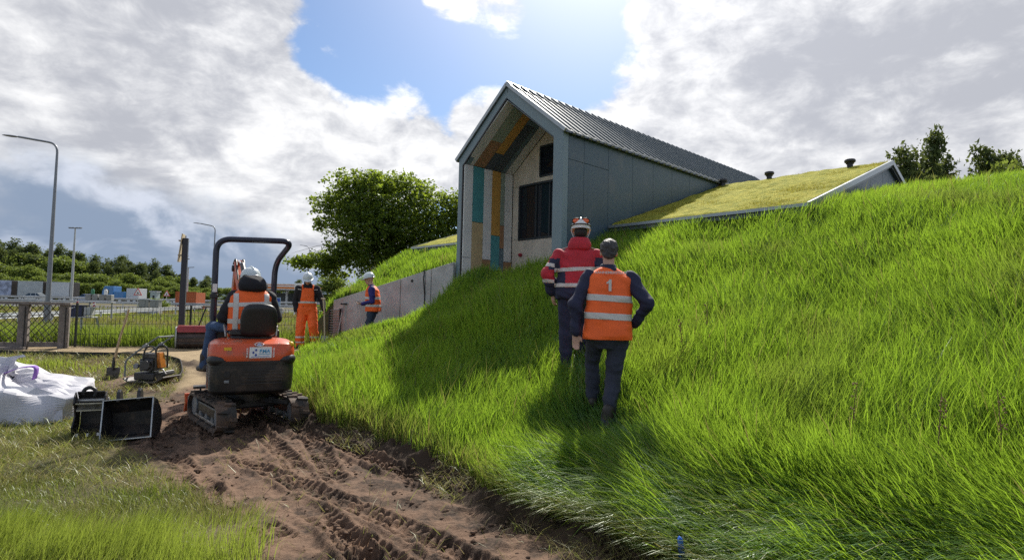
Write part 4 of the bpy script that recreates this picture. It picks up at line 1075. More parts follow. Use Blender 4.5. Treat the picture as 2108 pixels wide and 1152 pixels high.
    U(MB().box((-.405, .27, 1.50), (.09, .10, .05)), 'hinge_block', DARK, rb, bevel=.008)
    # boom, arm, bucket: in a plane swung to the left
    BR = Matrix.Rotation(rad(4.5), 4, 'Z'); foot = Vector((-.02, .52, 0))
    def B(mb, name, m, par=e, **kw):
        mb.v = [tuple(R @ (BR @ Vector(v) + foot)) for v in mb.v]; return mb.build(name, m, par, **kw)
    def plank(pts, w): return MB().prism([(-w / 2, y, z) for y, z in pts], (w, 0, 0))
    B(MB().box((0, 0, .52), (.16, .18, .26)), 'swing_post', ORANGE, bevel=.02)
    bm = B(plank([(-.05, .55), (.05, .55), (.16, 1.05), (.40, 1.52), (.90, 1.86), (.93, 1.95), (.84, 1.96), (.28, 1.62), (.02, 1.10)], .12), 'boom', ORANGE, bevel=.012)
    B(MB().cyl((-.085, .88, 1.91), (.085, .88, 1.91), .045, n=16), 'boom_pin', DARK, bm, smooth='auto')
    B(MB().cyl((0, .16, 1.72), (0, .52, 1.95), .035, n=12), 'cylinder_barrel', DARK, bm, smooth='auto')
    B(MB().cyl((0, .50, 1.94), (0, .90, 2.02), .018, n=10), 'cylinder_rod', CHROME, bm, smooth='auto')
    for k_, dx_ in ((0, -.05), (1, .05)):
        B(MB().tube(bent([((dx_, .02, .62), 0), ((dx_, .24, 1.30), .2), ((dx_, .46, 1.72), .2), ((dx_, .80, 2.06), .1), ((dx_, 1.02, 1.98), 0)]), .012, 6), 'hydraulic_hose', BLACK, bm)
    ar = B(plank([(.84, 1.98), (.92, 2.04), (1.0, 1.90), (1.34, .92), (1.27, .90), (.86, 1.72)], .11), 'arm', ORANGE, bevel=.012)
    B(MB().cyl((0, 1.00, 1.86), (0, 1.30, 1.22), .03, n=12), 'cylinder_barrel', GREYM, ar, smooth='auto')
    B(MB().cyl((0, 1.28, 1.26), (0, 1.40, .98), .016, n=10), 'cylinder_rod', CHROME, ar, smooth='auto')
    B(MB().span((0, 1.30, .94), (0, 1.42, .86), .07, .05), 'bucket_link', DARK, ar)
    prof = [(1.22, .90), (1.44, .90), (1.46, .70), (1.38, .56), (1.22, .52), (1.14, .58), (1.15, .60), (1.23, .55), (1.36, .59), (1.43, .71), (1.41, .87), (1.22, .87)]
    bk = B(MB().prism([(-.16, y, z) for y, z in prof], (.32, 0, 0)), 'bucket', DARK)
    for sx in (-1, 1): B(MB().prism([(sx * .165, y, z) for y, z in prof[:7]], (sx * .012, 0, 0)), 'bucket_side', STEEL, bk)
    return e
build_excavator()

# ---------------------------------------------------------------- loose digging buckets
BKT = mat('bucket_black', (.020, .019, .020), .5, var=.25, scale=9, bump=.1, dirt=((.11, .075, .055), .25, 6))
EDGE = mat('bare_edge_steel', (.42, .41, .39), .35, metal=.7, var=.2, scale=14)
def build_buckets():
    b = thing('grading_bucket', 'wide black grading bucket lying open towards the viewer on the grass', 'excavator bucket', (-3.93, 5.98, 0), rad(4)); b.rotation_euler = (rad(-10), rad(-4.5), rad(14))
    W = .45; prof = [(-.03, .02), (.07, .0), (.20, .05), (.27, .16), (.24, .30), (.12, .40), (.02, .42)]
    mb = MB(); th = .014; inner = [(y - th * .7 if i > 1 else y, z + th if i < 3 else z - th * .4) for i, (y, z) in enumerate(prof)]
    poly = [(-W / 2, y, z) for y, z in prof] + [(-W / 2, y, z) for y, z in reversed(inner)]
    n = len(prof); vs = poly + [(W / 2, p[1], p[2]) for p in poly]; m = len(poly); fs = [(k, (k + 1) % m, m + (k + 1) % m, m + k) for k in range(m)]
    for o in (0, m):
        for k in range(n - 1): fs.append((o + k, o + k + 1, o + m - 2 - k, o + m - 1 - k))
    MB().add(vs, fs).build('shell', BKT, b)
    for sx in (-1, 1):
        sd = MB().prism([(sx * W / 2, y, z) for y, z in prof], (sx * .014, 0, 0)).build('side_plate', BKT, b)
        MB().span((sx * (W / 2 + .006), -.035, .02), (sx * (W / 2 + .006), .015, .42), .012, .008, up=(0, 1, 0)).build('bare_edge', EDGE, sd)
    MB().box((0, -.038, .018), (W + .03, .010, .010)).build('cutting_edge', EDGE, b)
    MB().box((0, .015, .424), (W + .02, .02, .007)).build('top_lip', EDGE, b)
    for x in (-.10, .09): MB().prism([(x - .018, .01, .40), (x - .018, .12, .39), (x - .018, .10, .50), (x - .018, .06, .535), (x - .018, .02, .50)], (.036, 0, 0)).build('mounting_ear', BKT, b, bevel=.008)
    d = thing('digging_bucket', 'narrow black digging bucket between the white bag and the grading bucket', 'excavator bucket', (-4.42, 6.12, 0), rad(25))
    pr = [(-.06, .0), (.10, -.01), (.19, .10), (.20, .24), (.14, .33), (.06, .40), (.0, .47), (-.05, .43), (-.08, .36), (-.02, .30), (.0, .22), (-.10, .12)]
    for sx in (-1, 1): MB().prism([(sx * .125, y, z) for y, z in pr], (sx * .016, 0, 0)).build('side_plate', BKT, d, bevel=.004)
    back = pr[0:7]
    for (y0, z0), (y1, z1) in zip(back[:-1], back[1:]): MB().span((0, y0, z0), (0, y1, z1), .24, .014, up=(0, z1 - z0, -(y1 - y0))).build('shell_plate', BKT, d)
    MB().tube([(-.02 + .055 * math.cos(a), .0 + .02, .455 + .055 * math.sin(a)) for a in [rad(q) for q in range(-40, 220, 20)]], .020, 8).build('hook', BKT, d, smooth='auto')
    MB().cyl((-.15, .07, .37), (.15, .07, .37), .025, n=12).build('pin', EDGE, d, smooth='auto')
    MB().prism([(-.12, -.07, .35), (.12, -.07, .35), (.12, .03, .31), (.12, -.02, .27), (-.12, -.02, .27), (-.12, .03, .31)], (0, 0, .012)).build('coupler_plate', EDGE, d)
    for k in range(3): MB().prism([(-.10 + k * .09, -.05, .0), (-.06 + k * .09, -.05, .0), (-.07 + k * .09, -.14, .03), (-.09 + k * .09, -.14, .03)], (0, .01, .03)).build('tooth', EDGE, d)
build_buckets()

# ---------------------------------------------------------------- plate compactor and shovel
def build_compactor():
    x, y = -5.70, 9.15
    c = thing('plate_compactor', 'black and orange plate compactor with folded handle on the bare soil', 'plate compactor', (x, y, float(height(x, y)) + .02), rad(-6))
    tube_m = mat('grey_tube', (.15, .17, .17), .4, var=.15); eng = mat('engine_black', (.02, .02, .022), .45, var=.3, scale=12)
    base = MB().prism([(-.30, -.20, .05), (-.22, -.20, .0), (.22, -.20, .0), (.38, -.20, .09), (.37, -.20, .105), (.21, -.20, .02), (-.22, -.20, .02), (-.29, -.20, .065)], (0, .40, 0)).build('base_plate', mat('base_plate_iron', (.07, .06, .055), .6, bump=.2), c)
    MB().box((.0, 0, .09), (.34, .28, .12)).build('exciter_housing', eng, c, bevel=.02)
    MB().box((.30, 0, .14), (.10, .20, .06), (0, rad(-25), 0)).build('front_bracket', eng, base, bevel=.01)
    en = MB().box((.02, 0, .27), (.24, .26, .20)).build('engine', eng, c, bevel=.03)
    for k in range(6): MB().box((.02, -.135, .20 + k * .026), (.18, .012, .010)).build('cooling_fin', GREYM, en)
    MB().cyl((.05, -.14, .27), (.05, -.185, .27), .075, n=20).build('recoil_starter', eng, en, smooth='auto')
    MB().cyl((-.12, -.13, .25), (-.12, -.17, .25), .04, n=14).build('air_filter', GREYM, en, smooth='auto')
    MB().box((.02, .02, .40), (.24, .20, .09)).build('fuel_tank', mat('tank_orange', (.05, .045, .04), .4), c, bevel=.025)
    MB().prism([(.15, -.05, .22), (.22, -.05, .22), (.17, -.05, .46), (.13, -.05, .46)], (0, .12, 0)).build('belt_guard', mat('guard_orange', (.50, .17, .02), .4), c, bevel=.008)
    MB().cyl((-.08, .0, .44), (-.08, .0, .455), .03, n=12).build('fuel_cap', eng, c)
    h = [bent([((-.29, s * .17, .08), 0), ((-.29, s * .17, .33), .06), ((-.10, s * .17, .48), 0), ((.22, s * .17, .70), .03)]) for s in (-1, 1)]
    for p in h: MB().tube(p + [Vector((.24, p[0].y, .71))], .014, 8).build('handle_tube', tube_m, c, smooth='auto')
    MB().tube([(.24, -.175, .71), (.24, .175, .71)], .015, 8).build('grip_bar', tube_m, c, smooth='auto')
    for s in (-1, 1): MB().span((.0, s * .17, .55), (.06, s * .17, .59), .045, .045).build('handle_clamp', GREYM, c)
    MB().tube(bent([((-.05, -.13, .20), 0), ((.0, -.13, .56), .10), ((.18, -.13, .56), .10), ((.19, -.13, .20), 0)]), .013, 8).build('cage_bar', eng, c, smooth='auto')
    MB().tube(bent([((-.05, .13, .20), 0), ((.0, .13, .56), .10), ((.18, .13, .56), .10), ((.19, .13, .20), 0)]), .013, 8).build('cage_bar', eng, c, smooth='auto')
    MB().tube(bent([((.20, -.12, .18), 0), ((.30, -.12, .22), .03), ((.36, -.12, .14), 0)]), .010, 6).build('lifting_bow', STEEL, c)
build_compactor()

WOODH = mat('wooden_handle', (.42, .30, .17), .6, var=.15, scale=12)
def build_shovel():
    x, y = -6.45, 9.4; z = float(height(x, y))
    s = thing('shovel', 'wooden handled shovel stuck upright in the soil behind the compactor', 'shovel', (x, y, z), 0)
    MB().tube([(0, 0, .28), (.05, .02, .62), (.16, .05, 1.12)], [.019, .018, .016], 8).build('handle', WOODH, s, smooth='auto')
    MB().cyl((-.015, 0, .14), (0, 0, .34), .026, .022, 10).build('socket', DARK, s)
    vs = []; n = 7
    for j in range(5):
        t = j / 4
        for k in range(n):
            a = (k / (n - 1) - .5) * 2; w = .11 * (1 - .55 * t ** 3)
            vs.append((a * w, -.02 * (a * a) - .05 * t + .02, .17 - .30 * t))
    fs = [(j * n + k, j * n + k + 1, (j + 1) * n + k + 1, (j + 1) * n + k) for j in range(4) for k in range(n - 1)]
    b = MB().add(vs, fs).build('blade', mat('muddy_steel', (.06, .048, .04), .6, var=.3), s, smooth=True); b.modifiers.new('solid', 'SOLIDIFY').thickness = .004
build_shovel()

# ---------------------------------------------------------------- white bulk bag
def build_bag():
    loc = (-6.15, 7.15, 0.0)
    g = thing('bulk_bag', 'crumpled white woven bulk bag with purple lifting loops on the grass', 'bag', loc, rad(-8))
    cloth = mat('white_woven_fabric', (.50, .50, .54), .7, var=.05, scale=3, bump=.25, bscale=9)
    nu, nv = 48, 17; rings = []
    for j in range(nv + 1):
        t = j / nv; ring = []
        for k in range(nu):
            a = 2 * math.pi * k / nu; cx, sx = math.cos(a), math.sin(a)
            sq = 1.0 / max(abs(cx) ** 2.6 + abs(sx) ** 2.6, 1e-4) ** (1 / 2.6)
            rr = (1.0 - .10 * t - .85 * max(0, t - .55) ** 1.3 / .35) if t < .96 else (1 - t) * 4
            rr = max(0.0, min(1.05, 1.02 - .12 * t - 1.35 * max(0, t - .62) ** 1.25 / .38 * .75)) if t < 1 else 0
            fold = .065 * math.sin(a * 5 + 3 * t) + .05 * math.sin(a * 9 - 5 * t + 1) + .11 * float(vnoise(cx * 1.5 + t, sx * 1.5, 2.2, 90))
            X, Y = cx * sq * (1.02) * (rr + fold * (.3 + t)), sx * sq * .62 * (rr + fold * (.3 + t))
            Z = .50 * math.sin(t * 1.57) ** .8 * (1 + .35 * max(0, -cx) ** 1.2 - .38 * max(0, cx)) + .05 * float(vnoise(X * 2 + 5, Y * 2, 2.6, 91)) * t + .06 * abs(math.sin(X * 8 + Y * 6)) * t
            ring.append(Vector((X, Y, max(0.0, Z) - .01)))
        rings.append(ring)
    o = MB().loft(rings).build('bag_body', cloth, g)
    # stiff torn flap and a collapsed corner, faceted
    for name, pts in (('flap', [(-.75, -.30, .55), (-.50, -.18, .76), (-.15, .05, .58), (-.12, .02, .48), (-.48, -.22, .52)]), ('flap', [(.35, -.40, .42), (.66, -.30, .40), (.92, -.12, .26), (.80, -.36, .24), (.45, -.50, .28)]), ('flap', [(.60, -.45, .22), (.98, -.25, .17), (1.04, -.30, .02), (.72, -.55, .02)])):
        c = sum((Vector(p) for p in pts), Vector()) / len(pts) + Vector((0, -.05, .02)); vs = [Vector(p) for p in pts] + [c]
        f = MB().add(vs, [(i, (i + 1) % len(pts), len(pts)) for i in range(len(pts))]).build(name, cloth, g); f.modifiers.new('solid', 'SOLIDIFY').thickness = .006
    pur = mat('purple_webbing', (.22, .10, .42), .7, var=.12, bump=.2, bscale=120)
    def loop(pts, w=.06):
        P = [Vector(p) for p in pts]; vs = []
        for i, p in enumerate(P):
            d = (P[min(i + 1, len(P) - 1)] - P[max(i - 1, 0)]).normalized(); n = d.cross(Vector((0, -.85, .5))).normalized(); vs += [p - Vector((0, w / 2, 0)) + n * 0, p + Vector((0, w / 2, w * .2))]
        f = MB().add(vs, [(2 * i, 2 * i + 2, 2 * i + 3, 2 * i + 1) for i in range(len(P) - 1)]).build('lifting_loop', pur, g, smooth=True); f.modifiers.new('solid', 'SOLIDIFY').thickness = .006
    loop(bent([((-.10, -.10, .47), 0), ((.22, -.12, .60), .15), ((.48, -.12, .62), .08), ((.46, -.14, .46), 0)]))
    loop(bent([((-.85, -.34, .70), 0), ((-.70, -.42, .54), .08), ((-.60, -.40, .42), 0)]), .10)
    loop(bent([((-.95, -.55, .50), 0), ((-.70, -.62, .40), .10), ((-.62, -.56, .30), .05), ((-.90, -.60, .28), 0)]), .12)
    MB().tube([(-.50, -.665, .02), (-.42, -.66, .16), (-.33, -.63, .30)], .008, 6).build('printed_seam', mat('dark_stitch', (.10, .09, .14), .7), g)
build_bag()

# ---------------------------------------------------------------- lawn edging, stake
def build_small():
    p = [(-11.6, 11.25), (-9.6, 11.18), (-8.4, 11.2), (-7.4, 11.26), (-6.7, 11.15), (-6.15, 10.75), (-5.8, 10.2), (-5.5, 9.7), (-5.3, 9.25)]
    q = bent([((x, y, float(height(x, y)) + .035), 0 if i in (0, len(p) - 1) else .15) for i, (x, y) in enumerate(p)], 4)
    mb = MB()
    for a, b in zip(q[:-1], q[1:]): mb.span(a, b, .012, .10)
    tag(mb.build('edging_strip', BLACK), 'thin black edging strip curving along the sandy path', 'edging')
    s = MB().prism([(-.022, 0, -.05), (.022, 0, -.05), (.014, .004, .155), (0, .004, .17), (-.012, .004, .155)], (0, .022, 0)).build('marker_stake', mat('stake_blue', (.02, .12, .55), .5), bevel=.003)
    s.location = (.955, 3.14, float(height(.955, 3.14))); s.rotation_euler = (rad(4), rad(-8), 0)
    tag(s, 'small blue marker stake at the edge of the flattened grass', 'stake')
    dm = mat('dock_brown', (.21, .13, .06), .8, var=.25)
    for i, (x, y, h, lab) in enumerate(((2.62, 3.55, .62, 'pair of brown dock stalks low in the right hand grass'), (2.95, 3.45, .60, 'single brown seed stalk beside the dock stalks'), (3.50, 3.75, .78, 'reddish brown dock plant at the far right edge'),
                                        (1.78, 5.9, .55, 'thin reddish stalk just right of the man in the orange vest'), (2.05, 6.0, .58, 'reddish brown stalk right of the vest man, second from him'), (2.35, 4.0, .58, 'leaning brown stalk left of the dock stalks'))):
        t = thing('dock_stalk', lab, 'plant', (x, y, float(height(x, y)) - .02), i)
        MB().tube([(0, 0, 0), (.02, .01, h * .5), (.05, .02, h)], [.005, .004, .002], 5).build('stem', dm, t)
        r = random.Random(i); mb = MB()
        for k in range(24):
            z = h * r.uniform(.55, 1.0); a = r.uniform(0, 6.28); q = .024 * (1.25 - z / h) + .006
            mb.ball((.05 * z / h + q * math.cos(a), q * math.sin(a), z), r.uniform(.004, .008), 5, 4)
        tag(mb.build('seed_head', dm, t), kind='stuff')
build_small()

# ---------------------------------------------------------------- fences on the left
OLDWOOD = mat('weathered_timber', (.20, .17, .155), .85, var=.25, scale=9, bump=.4, bscale=40)
ROPE = mat('dark_rope', (.035, .032, .030), .9, var=.3)
def build_rope_fence():
    P = [(-10.92, 11.70), (-10.16, 12.0), (-9.55, 12.30)]
    f = thing('rope_net_fence', 'weathered timber railing with dark rope netting at the left edge', 'fence', (P[1][0], P[1][1], 0))
    o = Vector((P[1][0], P[1][1], 0)); zb = .36
    pts = [Vector((x, y, zb)) - o for x, y in P]
    for i, p in enumerate(pts):
        MB().box(p + Vector((0, 0, .46)), (.17, .15, .98), (0, 0, .4)).build('post', OLDWOOD, f, bevel=.01)
        if i: MB().tube([p + Vector((.09, -.09, z)) for z in (.0, .9)], .012, 5).build('rope', ROPE, f)
    d = (pts[1] - pts[0]).normalized()
    for a, b in zip(pts[:-1], pts[1:]):
        MB().span(a - d * .05 + Vector((0, -.02, .965)), b + d * .12 + Vector((0, -.02, .965)), .19, .055).build('top_rail', OLDWOOD, f, bevel=.006)
        MB().span(a + Vector((0, 0, .10)), b + Vector((0, 0, .10)), .05, .10).build('bottom_rail', OLDWOOD, f, bevel=.006)
        if b is pts[1]: MB().span(a + Vector((0, -.12, .0)), b + Vector((.15, -.12, .0)), .08, .12).build('sill_beam', OLDWOOD, f, bevel=.006)
        # diamond netting with knots
        nx = 6; r = random.Random(3)
        for s in (1, -1):
            for k in range(-5, nx + 6):
                u0, u1, v0, v1 = k / nx, k / nx + .82 * s, 0.0, 1.0
                def clip(u, v): return u, v
                if s > 0: t0, t1 = max(0, -u0 / .82), min(1, (1 - u0) / .82)
                else: t0, t1 = max(0, (u0 - 1) / .82), min(1, u0 / .82)
                if t1 - t0 < .08: continue
                q = [a.lerp(b, u0 + (u1 - u0) * (t0 + (t1 - t0) * m / 5)) + Vector((0, -.05 + .015 * math.sin(m * 2 + k), .15 + .78 * (t0 + (t1 - t0) * m / 5) + .012 * math.sin(m * 1.7))) for m in range(6)]
                MB().tube(q, .0075, 5).build('rope', ROPE, f)
build_rope_fence()

WIRE = mat('fence_wire', (.030, .036, .034), .5, var=.2)
def build_wire_fence():
    P = [(-9.45, 12.40), (-7.55, 13.40), (-5.15, 14.55)]
    f = thing('wire_mesh_fence', 'dark welded wire mesh fence along the sandy path', 'fence', (P[0][0], P[0][1], 0)); o = Vector((P[0][0], P[0][1], 0))
    for (x0, y0), (x1, y1) in zip(P[:-1], P[1:]):
        a, b = Vector((x0, y0, .40)) - o, Vector((x1, y1, .40)) - o; L = (b - a).length; n = int(L / .075)
        mb = MB()
        for k in range(n + 1):
            p = a.lerp(b, k / n); mb.span(p, p + Vector((0, 0, .90)), .006, .006, up=(1, 0, 0))
        for z in (.06, .28, .50, .70, .88): mb.span(a + Vector((0, -.006, z)), b + Vector((0, -.006, z)), .008, .008)
        tag(mb.build('mesh_panel', WIRE, f), kind='stuff')
        for p in (a.lerp(b, .02),): MB().box(p + Vector((0, .035, .47)), (.035, .035, .96)).build('fence_post', WIRE, f)
build_wire_fence()

def build_sign_post():
    x, y = -7.62, 13.30; z = float(height(x, y))
    s = thing('sign_post', 'tall black square post with a pale sign board seen edge on', 'sign', (x, y, z), rad(20))
    pm = mat('post_black', (.016, .016, .030), .4)
    MB().box((0, 0, 1.24), (.12, .12, 2.52)).build('post', pm, s, bevel=.006)
    MB().cyl((0, 0, 2.50), (0, 0, 2.56), .012, n=8).build('finial', STEEL, s)
    MB().box((-.11, .16, 2.28), (.022, .56, .66), (rad(3), rad(6), rad(5))).build('sign_board', mat('sign_back', (.50, .40, .25), .6), s, bevel=.003)
    for zz in (2.10, 2.44): MB().box((-.04, .03, zz), (.20, .15, .025)).build('bracket', STEEL, s)
    MB().box((.07, 0, 2.02), (.06, .03, .02)).build('cleat', STEEL, s)
    for zz in (.3,): MB().box((0.03, -.062, zz), (.05, .01, .30)).build('tape_strip', WHITE, s)
build_sign_post()

def build_roller():
    x, y = -7.12, 12.85; z = float(height(x, y))
    r = thing('hand_roller', 'small red topped roller standing by the black sign post', 'roller', (x, y, z), rad(28))
    MB().cyl((-.28, 0, .20), (.40, 0, .20), .20, n=28).build('drum', mat('rusty_drum', (.075, .052, .045), .6, var=.3, scale=7), r, smooth='auto', bevel=.008)
    MB().cyl((-.315, 0, .24), (-.285, 0, .24), .24, n=28).build('end_disc', mat('grey_disc', (.34, .36, .35), .5, var=.15), r, smooth='auto')
    MB().loft([rrect(.36, .20, .06, .36, 4, 0, .06), rrect(.36, .19, .06, .44, 4, 0, .06), rrect(.33, .16, .06, .50, 4, 0, .06)]).build('hood', mat('red_hood', (.30, .035, .035), .4), r, smooth='auto')
    for zz in (.12, .24): MB().box((.05, -.215, zz), (.66, .02, .03)).build('scraper_bar', DARK, r)
    MB().tube([(.10, .10, .40), (.22, .14, .80), (.26, .15, .92)], .016, 8).build('handle', DARK, r)
    MB().tube([(.16, .15, .92), (.36, .15, .92)], .014, 8).build('grip', DARK, r)
build_roller()

def build_stand():
    x, y = -10.45, 13.9; z = float(height(x, y)) - .02
    s = thing('equipment_stand', 'grey legged stand carrying a dark blue case and pale bins behind the fence', 'stand', (x, y, z), rad(14))
    gm = mat('stand_grey', (.40, .41, .42), .45); bl = mat('case_navy', (.022, .028, .085), .5)
    for px, py, tx in ((-.16, -.10, -.26), (.10, -.10, .13), (.30, .16, .40)): MB().span((px, py, .62), (tx, py * 1.8, 0), .045, .03).build('leg', gm, s)
    MB().box((.05, 0, .62), (.56, .36, .03)).build('shelf', gm, s, bevel=.004)
    c = MB().box((-.06, -.02, .76), (.36, .28, .24)).build('case', bl, s, bevel=.02)
    MB().box((-.06, -.02, .895), (.40, .31, .03)).build('case_lid', bl, c, bevel=.008)
    MB().tube(bent([((-.02, -.17, .86), 0), ((-.14, -.20, .80), .05), ((-.20, -.17, .66), 0)]), .010, 6).build('hose', WHITE, c)
    MB().box((.22, -.02, .76), (.14, .24, .20)).build('battery_box', mat('box_grey', (.42, .43, .43), .5), s, bevel=.01)
    MB().box((.38, .10, .99), (.60, .26, .02)).build('upper_shelf', gm, s)
    for px in (.14, .62): MB().box((px, .18, .80), (.03, .03, .40)).build('shelf_support', gm, s)
    for k in range(4): MB().box((.16 + k * .145, .10, 1.10), (.12, .18, .15)).build('bin', mat('bin_pale', (.27, .27, .26), .6), s, bevel=.012)
    for px, m in ((.22, mat('bottle_green', (.04, .20, .10), .3)), (.50, WHITE)):
        b = MB().loft([[(px + rr * math.cos(2 * math.pi * k / 12), .10 + rr * math.sin(2 * math.pi * k / 12), zz) for k in range(12)] for rr, zz in ((.035, 1.17), (.038, 1.25), (.03, 1.29), (.014, 1.31))]).build('bottle', m, s, smooth='auto')
        MB().cyl((px, .10, 1.31), (px, .10, 1.33), .018, n=10).build('bottle_cap', DARK, b)
build_stand()

# ---------------------------------------------------------------- roads, barriers, lamps
ASPH = mat('asphalt', (.075, .075, .078), .9, var=.15, scale=.5)
def sheet(name, x0, x1, y0, y1, z, m):
    o = MB().add([(x0, y0, z), (x1, y0, z), (x1, y1, z), (x0, y1, z)], [(0, 1, 2, 3)]).build(name, m); return tag(o, kind='structure')
ZR1, ZR2 = float(height(-60, 77)), float(height(-60, 100))
MB  # roads run left to right across the view
o = MB().add([(-260, 68, .32), (60, 68, .32), (60, 79, .56), (-260, 79, .56)], [(0, 1, 2, 3)]).build('slip_road', ASPH); tag(o, kind='structure')
sheet('motorway', -400, 120, 93, 126, ZR2 + .03, ASPH)
for i, yy in enumerate((96.0, 108.0, 123.0)): sheet('lane_marking', -400, 120, yy, yy + .2, ZR2 + .036, WHITE)

GALV = mat('galvanised_steel', (.50, .52, .54), .38, metal=.55, var=.12, scale=2)
def barrier(pts, label, step=4.0):
    P = [Vector(p) for p in pts]; f = thing('crash_barrier', label, 'crash barrier', (P[0].x, P[0].y, P[0].z - .75)); o = P[0] - Vector((0, 0, .75))
    Q = [p - o - Vector((0, 0, .0)) for p in P]
    prof = [(0, -.155), (-.05, -.14), (-.08, -.09), (-.05, -.04), (-.02, 0), (-.05, .04), (-.08, .09), (-.05, .14), (0, .155)]
    mb = MB(); n = len(prof); vs, fs = [], []
    for p in Q: vs += [p + Vector((0, d, h)) for d, h in prof]
    for i in range(len(Q) - 1): fs += [(i * n + k, i * n + k + 1, (i + 1) * n + k + 1, (i + 1) * n + k) for k in range(n - 1)]
    b = mb.add(vs, fs).build('beam', GALV, f); b.modifiers.new('solid', 'SOLIDIFY').thickness = .012
    for a, c in zip(Q[:-1], Q[1:]):
        m = max(1, int((c - a).length / step))
        for k in range(m): MB().box(a.lerp(c, (k + .5) / m) + Vector((0, .06, -.36)), (.10, .06, .80)).build('post', GALV, f)
barrier([(-40, 26.5, .38), (-26.8, 30, .43), (-32.1, 46, .48), (-34.9, 65, .79), (-30, 90, 1.1)][1:4], 'nearest steel crash barrier running diagonally behind the rope fence')
barrier([(-75, 67.2, 1.05), (-55, 67.2, 1.05), (-36, 67.2, 1.05), (-24, 67.2, 1.05)], 'crash barrier along the near edge of the slip road', 6)
barrier([(-110, 91, 1.5), (-80, 91, 1.5), (-50, 91, 1.5), (-30, 91, 1.5)], 'far crash barrier in front of the motorway traffic', 6)

POLE = mat('lamp_pole_grey', (.20, .215, .24), .45, metal=.3, var=.1)
def lamp(base, h, arm, rise, r0, label, head=.9):
    t = thing('street_lamp', label, 'street lamp', base, 0, 'street lamps along the motorway')
    MB().tube(bent([((0, 0, 0), 0), ((0, 0, h * .6), .1), ((0, 0, h), h * .06), ((-arm + head * .6, 0, h + rise * .75), 0)], 6), [r0] * 2 + [r0 * .62] * 7 + [r0 * .5] * 8, 10).build('pole', POLE, t, smooth='auto') if False else None
    pts = bent([((0, 0, 0), 0), ((0, 0, h * .5), .01), ((0, 0, h), h * .05), ((-arm + head * .6, 0, h + rise * .8), 0)], 6)
    rs = [max(r0 * .42, r0 * (1 - .6 * p.z / h)) for p in pts]
    MB().tube(pts, rs, 12).build('pole', POLE, t, smooth='auto')
    MB().cyl((0, 0, 0), (0, 0, h * .14), r0 * 1.25, n=12).build('base_sleeve', POLE, t)
    d = Vector((-1, 0, rise / max(arm, .1) * .6)).normalized(); c = Vector((-arm + head * .55, 0, h + rise * .8))
    k = head
    rings = []
    for q, w, hh in ((-.05, .04, .03), (.12, .10, .06), (.45, .15, .07), (.8, .13, .05), (1.0, .04, .02)):
        p = c + d * q * k; rings.append([p + Vector((0, w * k * math.cos(a), hh * k * math.sin(a))) for a in [2 * math.pi * i / 10 for i in range(10)]])
    MB().loft(rings).build('lamp_head', POLE, t, smooth='auto')
lamp((-26.64, 33, -.25), 10.65, 2.85, .45, .14, 'tall near street lamp at the left edge of the view')
lamp((-23.5, 45, -.2), 7.55, 1.5, .25, .09, 'street lamp above the excavator roll bar', .55)
lamp((-21.35, 60, 0), 7.4, .85, .15, .07, 'small street lamp left of the big tree', .4)
lamp((-88, 200, .6), 11.8, 2.0, .3, .10, 'tiny distant street lamp right of the roll bar', .8)
def mast():
    t = thing('light_mast', 'thin high light mast with a cross head beyond the crash barrier', 'light mast', (-69.06, 90, .4))
    MB().tube([(0, 0, 0), (0, 0, 6), (0, 0, 12.0)], [.22, .17, .10], 12).build('pole', mat('mast_pale', (.42, .44, .45), .5), t, smooth='auto')
    MB().span((-.95, 0, 12.05), (.95, 0, 12.05), .10, .10).build('cross_arm', POLE, t)
    for s in (-.8, -.3, .3, .8): MB().box((s, 0, 12.12), (.42, .3, .16)).build('floodlight', POLE, t, bevel=.03)
    t2 = thing('light_mast', 'slim pale mast just right of the black sign post', 'light mast', (-39.6, 70, .3))
    MB().tube([(0, 0, 0), (0, 0, 5.2)], [.10, .07], 10).build('pole', mat('mast_pale', (.42, .44, .45), .5), t2, smooth='auto')
    MB().span((-.1, 0, 5.2), (.7, 0, 5.25), .10, .08).build('cross_arm', POLE, t2)
mast()

